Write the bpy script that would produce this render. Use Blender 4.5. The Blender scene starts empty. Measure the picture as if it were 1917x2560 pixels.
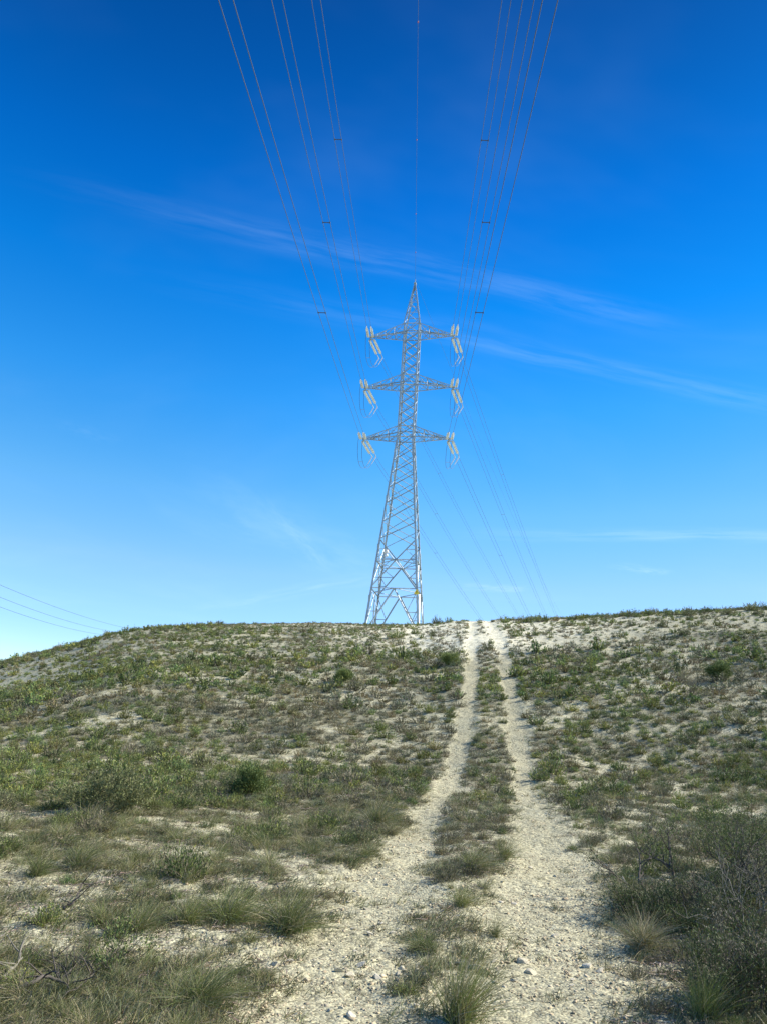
import bpy, math, random
import numpy as np
from math import radians, sin, cos, hypot, atan2, sqrt, pi
rng = np.random.default_rng(7); random.seed(7)
scene = bpy.context.scene
COL = scene.collection

# ------------------------------------------------------------------ camera
PITCH, ROLL = radians(17.0), radians(3.7)
EYE = np.array([0.0, 0.0, 1.6])
FPX, CX, CY = 1923.0, 958.5, 1280.0            # focal length and centre in photograph pixels
Wv = np.array([0, cos(PITCH), sin(PITCH)]); _u = np.array([0, -sin(PITCH), cos(PITCH)]); _r = np.array([1.0, 0, 0])
Rv = _r*cos(ROLL) + _u*sin(ROLL); Uv = -_r*sin(ROLL) + _u*cos(ROLL)
from mathutils import Matrix, Vector
cam = bpy.data.objects.new("camera", bpy.data.cameras.new("camera")); COL.objects.link(cam)
cam.matrix_world = Matrix(((Rv[0], Uv[0], -Wv[0], EYE[0]), (Rv[1], Uv[1], -Wv[1], EYE[1]), (Rv[2], Uv[2], -Wv[2], EYE[2]), (0, 0, 0, 1)))
cam.data.sensor_fit = 'VERTICAL'; cam.data.sensor_height = 24.0
cam.data.lens = 24.0*FPX/2560.0
cam.data.clip_start = 0.05; cam.data.clip_end = 20000
scene.camera = cam

# ------------------------------------------------------------------ light
SUN_AZ, SUN_EL = radians(78), radians(38)        # azimuth from +Y towards +X
sd = Vector((sin(SUN_AZ)*cos(SUN_EL), cos(SUN_AZ)*cos(SUN_EL), sin(SUN_EL)))
sun = bpy.data.objects.new("sun", bpy.data.lights.new("sun", 'SUN')); COL.objects.link(sun)
sun.data.energy = 5.0; sun.data.angle = radians(0.53); sun.data.color = (1.0, 0.965, 0.90)
sun.rotation_euler = sd.to_track_quat('Z', 'Y').to_euler(); sun.location = (30, 10, 40)
scene.view_settings.view_transform = 'Standard'; scene.view_settings.look = 'None'
scene.view_settings.gamma = 1.0; scene.view_settings.exposure = 0.75
SKY_STRENGTH, SKY_SAT, SKY_GAMMA = 0.115, 1.22, 1.2

# ------------------------------------------------------------------ pixel helpers (photograph display pixels, 1656 wide)
K = 1917.0/1656.0
def ray(dx, dy):
    dx = np.asarray(dx, float)*K; dy = np.asarray(dy, float)*K
    v = Wv + (dx[..., None]-CX)/FPX*Rv - (dy[..., None]-CY)/FPX*Uv
    return v/np.linalg.norm(v, axis=-1, keepdims=True)
def proj(P):
    P = np.asarray(P, float) - EYE
    d = P@Wv; d = np.where(abs(d) < 1e-6, 1e-6, d)
    x = (CX + FPX*(P@Rv)/d)/K; y = (CY - FPX*(P@Uv)/d)/K
    x = np.where(d > 0, x, -9999); return x, y

def sst(a, b, x):
    t = np.clip((x-a)/(b-a), 0, 1); return t*t*(3-2*t)
def hsh(i, j, s):
    h = (i.astype(np.int64)*374761393 + j.astype(np.int64)*668265263 + s*1274126177) & 0xffffffff
    h = ((h ^ (h >> 13))*1103515245) & 0xffffffff
    h = ((h ^ (h >> 16))*2246822519) & 0xffffffff
    return ((h ^ (h >> 15)) & 0xffffff)/float(0xffffff)
def vn(x, y, s=0):
    x = np.asarray(x, float); y = np.asarray(y, float)
    i = np.floor(x); j = np.floor(y); u = x-i; v = y-j; u = u*u*(3-2*u); v = v*v*(3-2*v)
    return (hsh(i, j, s)*(1-u)+hsh(i+1, j, s)*u)*(1-v) + (hsh(i, j+1, s)*(1-u)+hsh(i+1, j+1, s)*u)*v
def fbm(x, y, s=0, o=3):
    a = 0; w = 1.0; t = 0
    for k in range(o):
        a = a + w*vn(x*2**k, y*2**k, s+k*17); t += w; w *= .5
    return a/t

# ------------------------------------------------------------------ world
scene.world = bpy.data.worlds.new("World"); scene.world.use_nodes = True
nt = scene.world.node_tree; nt.nodes.clear()
class NB:
    def __init__(s, nt): s.nt = nt
    def n(s, t, **k):
        nd = s.nt.nodes.new(t)
        for a, b in k.items(): setattr(nd, a, b)
        return nd
    def l(s, a, b): s.nt.links.new(a, b)
    def setin(s, sock, v):
        if isinstance(v, bpy.types.NodeSocket): s.l(v, sock)
        else: sock.default_value = v
    def m(s, op, a, b=0.0, c=0.0, clamp=False):
        nd = s.n('ShaderNodeMath', operation=op, use_clamp=clamp)
        for k, v in enumerate((a, b, c)): s.setin(nd.inputs[k], v)
        return nd.outputs[0]
    def mix(s, f, a, b, mode='MIX'):
        nd = s.n('ShaderNodeMix', data_type='RGBA', blend_type=mode)
        s.setin(nd.inputs[0], f); s.setin(nd.inputs[6], a); s.setin(nd.inputs[7], b); return nd.outputs[2]
    def noise(s, vec, scale, detail=3, rough=.5, dist=0.0):
        nd = s.n('ShaderNodeTexNoise'); s.l(vec, nd.inputs['Vector'])
        nd.inputs['Scale'].default_value = scale; nd.inputs['Detail'].default_value = detail
        nd.inputs['Roughness'].default_value = rough; nd.inputs['Distortion'].default_value = dist
        return nd.outputs['Fac']
    def ramp(s, f, stops):
        nd = s.n('ShaderNodeValToRGB'); s.l(f, nd.inputs[0]); e = nd.color_ramp.elements
        while len(e) > 1: e.remove(e[-1])
        e[0].position, e[0].color = stops[0]
        for p, c in stops[1:]:
            x = e.new(p); x.color = c
        return nd.outputs[0]
    def smooth(s, f, a, b):
        nd = s.n('ShaderNodeMapRange', interpolation_type='SMOOTHSTEP'); s.setin(nd.inputs[0], f)
        nd.inputs[1].default_value = a; nd.inputs[2].default_value = b; return nd.outputs[0]
w = NB(nt)
sky = w.n('ShaderNodeTexSky', sky_type='NISHITA', sun_disc=False)
sky.sun_elevation = SUN_EL; sky.sun_rotation = SUN_AZ
sky.altitude = 700; sky.air_density = 1.0; sky.dust_density = 0.4; sky.ozone_density = 4.0
tc = w.n('ShaderNodeTexCoord')
sep = w.n('ShaderNodeSeparateXYZ'); w.l(tc.outputs['Generated'], sep.inputs[0])
zz = w.m('MAXIMUM', sep.outputs[2], 0.03)
pxx = w.m('DIVIDE', sep.outputs[0], zz); pyy = w.m('DIVIDE', sep.outputs[1], zz)
cmb = w.n('ShaderNodeCombineXYZ'); w.l(pxx, cmb.inputs[0]); w.l(pyy, cmb.inputs[1])
gam = w.n('ShaderNodeGamma'); w.l(sky.outputs[0], gam.inputs[0]); gam.inputs[1].default_value = SKY_GAMMA
hs = w.n('ShaderNodeHueSaturation'); w.l(gam.outputs[0], hs.inputs['Color']); hs.inputs['Saturation'].default_value = SKY_SAT; hs.inputs['Value'].default_value = 1.0
grade = w.ramp(sep.outputs[2], [(.0, (.52, .47, .44, 1)), (.12, (.66, .51, .47, 1)), (.203, (.98, .61, .5, 1)), (.292, (.92, .68, .52, 1)), (.416, (.40, .66, .62, 1)), (.528, (.07, .57, .63, 1)), (.626, (.03, .44, .55, 1)), (.707, (.04, .33, .425, 1)), (.78, (.055, .245, .325, 1)), (1.0, (.05, .19, .28, 1))])
gs = w.n('ShaderNodeVectorMath', operation='SCALE'); w.l(grade, gs.inputs[0]); w.l(w.m('MULTIPLY', w.m('SUBTRACT', 1.0, w.m('MULTIPLY', w.m('MAXIMUM', sep.outputs[0], 0.0), .55)), 1.8), gs.inputs['Scale'])
skyc = w.mix(1.0, hs.outputs[0], gs.outputs[0], 'MULTIPLY')
wob = w.noise(cmb.outputs[0], 0.9, 4, .55)
def plane_pt(dx, dy):
    r = ray(dx, dy); return np.array([r[0]/r[2], r[1]/r[2]])
total = None
# cirrus streaks high in the air: straight bands on a level cloud plane (start, end, half width, strength, fade share)
for (a, b, wpx, st, seed) in [((-60, 362), (1560, 728), 34, .14, 1), ((150, 562), (2000, 935), 28, .15, 2), ((880, 1150), (2300, 1172), 13, .42, 3),
                        ((960, 1264), (1150, 1275), 9, .4, 4), ((1310, 1215), (1440, 1243), 9, .4, 5), ((330, 960), (800, 1260), 70, .16, 6),
                        ((520, 1020), (720, 1245), 24, .2, 7), ((100, 905), (260, 960), 26, .07, 8), ((380, 1330), (900, 1225), 14, .25, 9)]:
    A = plane_pt(*a); B = plane_pt(*b); mid = plane_pt((a[0]+b[0])/2, (a[1]+b[1])/2)
    dv = B-A; L = np.linalg.norm(dv); dv = dv/L; nv = np.array([-dv[1], dv[0]])
    M0 = plane_pt(min(max((a[0]+b[0])/2, 300), 1400), min((a[1]+b[1])/2, 1280)+wpx); hw = abs((M0-mid)@nv) if a[0] > -10 else abs((plane_pt(828, 560+wpx)-plane_pt(828, 560))@nv)
    s = w.m('ADD', w.m('MULTIPLY', pxx, float(nv[0])), w.m('MULTIPLY', pyy, float(nv[1])))
    s = w.m('SUBTRACT', s, float(A@nv))
    s = w.m('ADD', s, w.m('MULTIPLY', w.m('SUBTRACT', wob, .5), float(hw*2.2)))
    t = w.m('DIVIDE', w.m('SUBTRACT', w.m('ADD', w.m('MULTIPLY', pxx, float(dv[0])), w.m('MULTIPLY', pyy, float(dv[1]))), float(A@dv)), float(L))
    cross = w.smooth(w.m('ABSOLUTE', s), float(hw*1.5), 0.0)
    ends = w.m('MULTIPLY', w.smooth(t, 0.0, .5), w.smooth(t, 1.0, .75))
    loc = w.n('ShaderNodeCombineXYZ'); w.setin(loc.inputs[0], w.m('MULTIPLY', t, 4.0)); w.setin(loc.inputs[1], w.m('MULTIPLY', s, float(.9/hw))); loc.inputs[2].default_value = seed*3.7
    tex = w.smooth(w.noise(loc.outputs[0], 1.6, 6, .62), .3, .75)
    v = w.m('MULTIPLY', w.m('MULTIPLY', cross, ends), w.m('MULTIPLY', tex, st*.55))
    total = v if total is None else w.m('ADD', total, v)
veil = w.m('MULTIPLY', w.smooth(w.noise(cmb.outputs[0], .55, 5, .6, .6), .45, .8), .06)
total = w.m('ADD', total, veil, clamp=True)
cc = w.mix(total, skyc, (4.6, 6.2, 7.6, 1))
bg = w.n('ShaderNodeBackground'); w.l(cc, bg.inputs[0]); bg.inputs[1].default_value = SKY_STRENGTH
wo = w.n('ShaderNodeOutputWorld'); w.l(bg.outputs[0], wo.inputs[0])

# ------------------------------------------------------------------ terrain function (world height, ground under the camera = 0)
_R = np.array([0, 2, 5.3, 8.9, 15, 21, 29.5, 41, 50, 55, 60, 75, 90, 120, 200, 400, 1000, 9000.])
_Z = np.array([-1.62, -1.62, -1.6, -1.38, -.98, -.42, 1.85, 5.05, 7.35, 8.5, 9.15, 9.75, 9.3, 6.5, -4, -22, -38, -40.]) + 1.6
_rr = np.concatenate([np.linspace(0, 120, 1201), np.geomspace(121, 9000, 300)])
_zz = np.interp(_rr, _R, _Z)
_ker = np.exp(-np.linspace(-2, 2, 61)**2); _ker /= _ker.sum()
_zs = np.convolve(np.pad(_zz[:1201], 30, mode='edge'), _ker, 'valid'); _zz[:1190] = _zs[:1190]
_AZ = np.radians([-180, -60, -40, -25.33, -21.05, -18.49, -15.46, -10.63, -3.9, 3.0, 6.42, 9.83, 14.81, 18.98, 23.27, 27.21, 40, 60, 180])
_TE = np.array([.10, .0, .035, .062, .094, .113, .127, .139, .151, .157, .166, .169, .174, .180, .184, .187, .19, .16, .10])
def ground0(x, y):
    x = np.asarray(x, float); y = np.asarray(y, float)
    r = np.hypot(x, y); az = np.arctan2(x, y)
    z = np.interp(r, _rr, _zz)
    re = np.where(r < 55, r, np.where(r < 76, 55, 55*np.clip(1-(r-76)/230, 0, 1)))
    z = z + (np.interp(az, _AZ, _TE)-.156)*re*sst(8, 48, r)
    damp = sst(.5, 4, r)*(1-sst(300, 900, r)*.0)
    z = z + (fbm(x/7., y/7., 3, 3)-.5)*.45*damp*sst(4, 14, r)*(1-sst(48, 56, r)*.75)
    z = z + (fbm(x/1.7, y/1.7, 5, 3)-.5)*.17*damp
    z = z + (fbm(x/.35, y/.35, 9, 2)-.5)*.045*damp*(1-sst(60, 90, r))
    return z
def hit(dx, dy, gf=ground0, tmax=72.):
    D = ray(np.atleast_1d(dx), np.atleast_1d(dy)); ts = np.geomspace(2.5, tmax, 420)
    prev = np.full(len(D), 2.5); out = np.full(len(D), np.nan); done = np.zeros(len(D), bool)
    for t in ts:
        P = EYE + D*t; b = P[:, 2] < gf(P[:, 0], P[:, 1]); nw = b & ~done
        out[nw] = (t+prev[nw])/2; done |= b; prev[:] = t
    P = EYE + D*np.where(done, out, 60)[:, None]
    P[:, 2] = gf(P[:, 0], P[:, 1]); return P, done
LR = [(1019, 1348), (1018, 1372), (1020, 1420), (1015, 1500), (1000, 1580), (982, 1650), (950, 1720), (905, 1790), (862, 1860), (812, 1940), (765, 2020), (730, 2100), (690, 2205)]
RR = [(1058, 1346), (1072, 1372), (1089, 1430), (1104, 1500), (1113, 1560), (1126, 1640), (1136, 1710), (1152, 1780), (1170, 1860), (1184, 1950), (1186, 2040), (1170, 2120), (1150, 2205)]
ruts = []
for L, hw0, hw1 in ((LR, .27, .42), (RR, .29, .60)):
    P, _ = hit([p[0] for p in L], [p[1] for p in L]); P = P[:, :2]
    far = P[0] + (P[0]-P[3])/np.linalg.norm(P[0]-P[3])*14; near = P[-1] + (P[-1]-P[-3])/np.linalg.norm(P[-1]-P[-3])*6
    ruts.append((np.vstack([far, P, near]), hw0, hw1))
def rutd(x, y):
    """signed 'inside' measure: distance to rut centre divided by its half width"""
    best = np.full(np.shape(x), 99.0)
    r = np.hypot(x, y)
    for P, h0, h1 in ruts:
        d = np.full(np.shape(x), 1e9)
        for a, b in zip(P[:-1], P[1:]):
            v = b-a; t = np.clip(((x-a[0])*v[0]+(y-a[1])*v[1])/(v@v), 0, 1)
            d = np.minimum(d, np.hypot(x-a[0]-t*v[0], y-a[1]-t*v[1]))
        hw = h1+(h0-h1)*sst(6, 18, r)
        best = np.minimum(best, (d+(fbm(x/.6, y/.6, 31, 2)-.5)*.35)/hw)
    return best
def ground(x, y):
    x = np.asarray(x, float); y = np.asarray(y, float)
    return ground0(x, y) - .045*(1-sst(.4, 1.7, rutd(x, y)))

_CX = np.array([-300, 0, 160, 250, 350, 500, 700, 900, 1000, 1100, 1250, 1380, 1520, 1656, 2000.])
_CY = np.array([1520, 1440, 1395, 1368, 1352, 1345, 1340, 1342, 1332, 1333, 1328, 1320, 1312, 1305, 1290.])
_LRX = lambda dy: np.interp(dy, [p[1] for p in LR], [p[0] for p in LR])
_RRX = lambda dy: np.interp(dy, [p[1] for p in RR], [p[0] for p in RR])
def cover(x, y, z):
    """share of the ground hidden by shrubs, by grass; x,y,z world"""
    dx, dy = proj(np.stack([x, y, z], -1)); k = dy-np.interp(dx, _CX, _CY)
    n1 = fbm(x/2.6+y*.12, y/1.5, 61, 3); n2 = fbm(x/.9, y/.9, 77, 2)
    rd = rutd(x, y)
    lx, rx = _LRX(dy), _RRX(dy)
    left = dx < lx; right = dx > rx; mid = ~left & ~right
    s = np.where(left, .95, np.where(right, .78, .9)).astype(float)
    s = np.where(left & (k < 95) & (dx > 260), .62, s)
    s = np.where(left & (k < 14), .42, s)
    strip = (dx < 330) & (k > 2) & (k < 14+38*(1-sst(60, 330, dx)))
    s = np.where(strip, .08, s)
    s = np.where(left & (dx > 870) & (k < 75) & (dy < 1385+.28*(1010-dx)), .16, s)
    s = np.where(left & (dx > 880) & (dy > 1385) & (dy < 1432-.25*(1010-dx)), .2, s)
    s = np.where(mid & (dy < 1392), .06, s); s = np.where(mid & (dy > 1700), .25, s)
    s = np.where(mid & (dy > 1770) & (dy < 1905) & (dx < rx-40), .55, s); s = np.where(mid & (dy > 1905), .10, s)
    rb = k < 76-26*sst(1100, 1656, dx)
    s = np.where(right & rb, .13, s); s = np.where(right & rb & (k < 9), .75, s)
    s = np.where(right & (dy > 1500), .6, s); s = np.where(right & (dy > 1690), .3, s)
    s = np.where(right & (dy > 1690) & (dx < 1330), .12, s)
    s = np.where((dx > 1290+.15*(2211-dy)) & (dy > 1790), .45, s)
    s = np.where(left & (dy > 1735), .05, s); s = np.where(left & (dy > 1735) & (dx > 690) & (dy < 1800), .5, s)
    s = np.where(left & (dy > 1650) & (dy < 1750) & (dx < 700), .85, s)
    patch = sst(.50, .42, n1-.06*(n2-.5)) if False else 1-sst(.55, .62, n1+.35*(n2-.5))
    s = np.where(s > .5, s*(.25+.75*patch), s)
    g = np.where(left & (dy > 1700), .8, .3).astype(float)
    g = np.where(right & (dy > 1600), .75, g); g = np.where(mid & (dy > 1560), .65, g)
    g = np.where(right & (dy > 1690) & (dx < rx+110), .3, g)
    g = np.where(k < 80, .12, g)
    g = g*(.2+.8*(1-sst(.50, .60, fbm(x/1.6, y/.8, 91, 3)+.2*(n2-.5))))
    ins = sst(.8, 1.35, rd)
    return s*ins, g*(.05+.95*sst(.55, 1.5, rd)), dx, dy, rd

# ------------------------------------------------------------------ helpers
def tag(o, label=None, cat=None, group=None, kind=None):
    if label: o['label'] = label
    if cat: o['category'] = cat
    if group: o['group'] = group
    if kind: o['kind'] = kind
    return o
def quads_mesh(name, V, Q, mats, tint=None, smooth=False, extra=None):
    me = bpy.data.meshes.new(name); V = np.asarray(V, np.float32); Q = np.asarray(Q, np.int32)
    me.vertices.add(len(V)); me.vertices.foreach_set('co', V.ravel())
    me.loops.add(Q.size); me.loops.foreach_set('vertex_index', Q.ravel())
    me.polygons.add(len(Q)); me.polygons.foreach_set('loop_start', np.arange(0, Q.size, Q.shape[1], dtype=np.int32))
    if smooth: me.polygons.foreach_set('use_smooth', np.ones(len(Q), bool))
    me.update(calc_edges=True)
    for m in (mats if isinstance(mats, (list, tuple)) else [mats]): me.materials.append(m)
    if tint is not None:
        a = me.color_attributes.new('tint', 'FLOAT_COLOR', 'POINT')
        c = np.ones((len(V), 4), np.float32); c[:, :3] = tint; a.data.foreach_set('color', c.ravel()); del c
    for k, v in (extra or {}).items():
        a = me.attributes.new(k, 'FLOAT', 'POINT'); a.data.foreach_set('value', np.asarray(v, np.float32))
    return me
def link(name, me, parent=None):
    o = bpy.data.objects.new(name, me); COL.objects.link(o)
    if parent is not None: o.parent = parent
    return o
def mat(name):
    m = bpy.data.materials.new(name); m.use_nodes = True; b = NB(m.node_tree); p = m.node_tree.nodes['Principled BSDF']
    return m, b, p

# ------------------------------------------------------------------ materials
def plant_material(name, transl=.14, rough=.7, spec=.25):
    m, b, p = mat(name)
    at = b.n('ShaderNodeAttribute', attribute_name='tint'); oi = b.n('ShaderNodeObjectInfo')
    br = b.m('MULTIPLY_ADD', oi.outputs['Random'], .6, .75)
    g = b.n('ShaderNodeTexCoord')
    h = b.n('ShaderNodeHueSaturation'); b.l(at.outputs['Color'], h.inputs['Color']); b.l(br, h.inputs['Value'])
    b.l(b.m('MULTIPLY_ADD', oi.outputs['Random'], -.03, .515), h.inputs['Hue'])
    b.l(h.outputs[0], p.inputs['Base Color']); p.inputs['Roughness'].default_value = rough; p.inputs['Specular IOR Level'].default_value = spec
    if transl:
        tr = b.n('ShaderNodeBsdfTranslucent'); b.l(h.outputs[0], tr.inputs[0]); mx = b.n('ShaderNodeMixShader'); mx.inputs[0].default_value = transl
        b.l(p.outputs[0], mx.inputs[1]); b.l(tr.outputs[0], mx.inputs[2]); b.l(mx.outputs[0], m.node_tree.nodes['Material Output'].inputs[0])
    return m
M_LEAF = plant_material('shrub_leaves'); M_TWIG = plant_material('dry_twigs', 0, .85, .1); M_GRASS = plant_material('grass_blades', .15, .6, .3)

M_GROUND, b, p = mat('stony_soil')
g = b.n('ShaderNodeNewGeometry'); pos = g.outputs['Position']
bare = b.n('ShaderNodeAttribute', attribute_name='bare').outputs['Fac']; rut = b.n('ShaderNodeAttribute', attribute_name='rut').outputs['Fac']
n_big = b.noise(pos, .6, 4, .6); n_mid = b.noise(pos, 5, 5, .65); n_fine = b.noise(pos, 38, 4, .7)
vor = b.n('ShaderNodeTexVoronoi', feature='F1'); b.l(pos, vor.inputs['Vector']); vor.inputs['Scale'].default_value = 48; vor.inputs['Randomness'].default_value = 1
vor2 = b.n('ShaderNodeTexVoronoi', feature='F1'); b.l(pos, vor2.inputs['Vector']); vor2.inputs['Scale'].default_value = 12
soil = b.ramp(n_mid, [(.25, (.26, .235, .145, 1)), (.5, (.40, .37, .24, 1)), (.75, (.53, .50, .35, 1))])
litter = b.ramp(n_mid, [(.3, (.15, .14, .085, 1)), (.6, (.29, .27, .175, 1)), (.8, (.44, .41, .285, 1))])
col = b.mix(b.smooth(b.m('ADD', bare, b.m('MULTIPLY', b.m('SUBTRACT', n_mid, .5), .9)), .2, .75), litter, soil)
worn = b.ramp(n_fine, [(.3, (.30, .27, .165, 1)), (.6, (.42, .385, .25, 1)), (.8, (.51, .475, .33, 1))])
col = b.mix(b.m('MULTIPLY', rut, .7), col, worn)
chips = b.ramp(vor.outputs['Color'], [(.15, (.30, .29, .26, 1)), (.45, (.95, .95, .95, 1)), (.8, (1.6, 1.58, 1.5, 1))])
col = b.mix(.75, col, chips, 'MULTIPLY')
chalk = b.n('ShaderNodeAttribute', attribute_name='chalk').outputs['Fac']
col = b.mix(b.m('MULTIPLY', chalk, b.smooth(n_mid, .2, .6)), col, (.82, .75, .53, 1))  # overexposed brightness along the crest, painted into the soil colour
hn = b.n('ShaderNodeHueSaturation'); b.l(col, hn.inputs['Color']); b.l(b.m('MULTIPLY_ADD', n_big, .5, .75), hn.inputs['Value'])
b.l(hn.outputs[0], p.inputs['Base Color']); p.inputs['Roughness'].default_value = .95; p.inputs['Specular IOR Level'].default_value = .15
bh = b.m('ADD', b.m('MULTIPLY', vor.outputs['Distance'], -.45), b.m('MULTIPLY', n_fine, .5)); bh = b.m('ADD', bh, b.m('MULTIPLY', vor2.outputs['Distance'], -.9))
bp = b.n('ShaderNodeBump'); bp.inputs['Strength'].default_value = .6; bp.inputs['Distance'].default_value = .025; b.l(bh, bp.inputs['Height']); b.l(bp.outputs[0], p.inputs['Normal'])

M_STONE, b, p = mat('pale_limestone')
at = b.n('ShaderNodeAttribute', attribute_name='tint'); g = b.n('ShaderNodeTexCoord'); n1 = b.noise(g.outputs['Object'], 22, 5, .65)
c = b.mix(.8, at.outputs['Color'], b.ramp(n1, [(.3, (.72, .69, .62, 1)), (.7, (1.12, 1.1, 1.05, 1))]), 'MULTIPLY')
b.l(c, p.inputs['Base Color']); p.inputs['Roughness'].default_value = .9; p.inputs['Specular IOR Level'].default_value = .2
bp = b.n('ShaderNodeBump'); bp.inputs['Strength'].default_value = .6; bp.inputs['Distance'].default_value = .01; b.l(n1, bp.inputs['Height']); b.l(bp.outputs[0], p.inputs['Normal'])

def simple(name, colr, rough=.5, metal=0., nscale=0., namp=.0, spec=.5):
    m, b, p = mat(name)
    g = b.n('ShaderNodeTexCoord'); n = b.noise(g.outputs['Object'], nscale or 3, 4, .6)
    lo = tuple(max(0, v*(1-namp)) for v in colr)+(1,); hi = tuple(min(1, v*(1+namp)) for v in colr)+(1,)
    b.l(b.ramp(n, [(.3, lo), (.7, hi)]), p.inputs['Base Color']); p.inputs['Roughness'].default_value = rough; p.inputs['Metallic'].default_value = metal
    p.inputs['Specular IOR Level'].default_value = spec; return m
M_STEEL = simple('galvanised_steel', (.35, .43, .48), .5, .12, 1.3, .25)
M_WIRE = simple('weathered_aluminium_cable', (.07, .10, .13), .7, .0, 2, .1)
M_GLASS = simple('pale_insulator_glass', (.70, .74, .69), .2, 0., 3, .05, .8)
M_LUG = simple('bright_aluminium', (.76, .77, .78), .45, .3, 3, .05)
M_YELLOW = simple('yellow_sign_paint', (.75, .58, .04), .5, 0, 3, .05)
M_BLACK = simple('black_sign_paint', (.02, .02, .02), .5)
M_WHITE = simple('white_plastic', (.8, .8, .8), .4, 0, 3, .04)
M_RED = simple('red_marker_plastic', (.30, .07, .07), .5, 0, 3, .1)
M_CONC = simple('footing_concrete', (.42, .40, .36), .9, 0, 6, .2)
M_BARK = simple('grey_bark', (.10, .085, .07), .9, 0, 30, .4, .2)
M_PALEBARK = simple('bleached_dead_wood', (.23, .205, .165), .9, 0, 30, .3, .2)

# ------------------------------------------------------------------ ground sheet
az = np.concatenate([np.linspace(-180, -60, 30, endpoint=False), np.linspace(-60, -33, 60, endpoint=False), np.linspace(-33, 33, 820, endpoint=False), np.linspace(33, 60, 60, endpoint=False), np.linspace(60, 180, 30, endpoint=False)])
rad = np.concatenate([np.geomspace(.25, 3.6, 26, endpoint=False), np.geomspace(3.6, 70, 880, endpoint=False), np.geomspace(70, 130, 60, endpoint=False), np.geomspace(130, 9000, 50)])
A, Rr = np.meshgrid(np.radians(az), rad); X = Rr*np.sin(A); Y = Rr*np.cos(A)
rd = rutd(X, Y); Z = ground0(X, Y) - .045*(1-sst(.4, 1.7, rd))
Z = Z + (fbm(X/.09, Y/.09, 41, 2)-.5)*.016*(1-sst(12, 30, Rr))
sc_, gc_, pdx, pdy, _ = cover(X, Y, Z)
bareA = np.clip(1-sc_*.9-gc_*.55, 0, 1); rutA = 1-sst(.6, 1.5, rd)
pk_ = pdy-np.interp(pdx, _CX, _CY); crest_glareA = np.clip((1-sst(40, 110, pk_+.00035*(pdx-1035)**2))*(.5+1.0*np.exp(-((pdx-1010)/150)**2)), 0, 1)*(Rr < 75)*(pdx > -500)  # mask of the painted crest brightness, strongest where the track tops out
na, nr_ = len(az), len(rad)
V = np.stack([X, Y, Z], -1).reshape(-1, 3); V = np.vstack([V, [[0, 0, float(ground0(0., 0.))]]]); cen = len(V)-1
I, J = np.meshgrid(np.arange(nr_-1), np.arange(na), indexing='ij'); J2 = (J+1) % na
Q = np.stack([I*na+J, I*na+J2, (I+1)*na+J2, (I+1)*na+J], -1).reshape(-1, 4)[:, ::-1]
inrut = (rutA.reshape(-1)[Q].mean(1) > .5) & (Rr.reshape(-1)[Q].max(1) < 74) & (Y.reshape(-1)[Q].min(1) > 1.5)
bareV = np.append(bareA.reshape(-1), 1); rutV = np.append(rutA.reshape(-1), 0); glareV = np.append(crest_glareA.reshape(-1), 0)
capQ = np.array([[cen, (j+1) % na, j, j] for j in range(na)])
def sub(V, Q, *attrs):
    ids, inv = np.unique(Q, return_inverse=True); return V[ids], inv.reshape(Q.shape), [a[ids] for a in attrs]
v1, q1, (a1, a2, a3) = sub(V, Q[~inrut], bareV, rutV, glareV)
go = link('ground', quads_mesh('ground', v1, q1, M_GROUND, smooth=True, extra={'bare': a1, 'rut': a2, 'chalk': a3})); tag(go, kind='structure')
v1, q1, (a1, a2, a3) = sub(V, Q[inrut], bareV, rutV, glareV)
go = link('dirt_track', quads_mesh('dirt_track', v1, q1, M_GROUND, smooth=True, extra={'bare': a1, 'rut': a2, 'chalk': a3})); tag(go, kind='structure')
del A, X, Y, Z, Rr, V, Q

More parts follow.
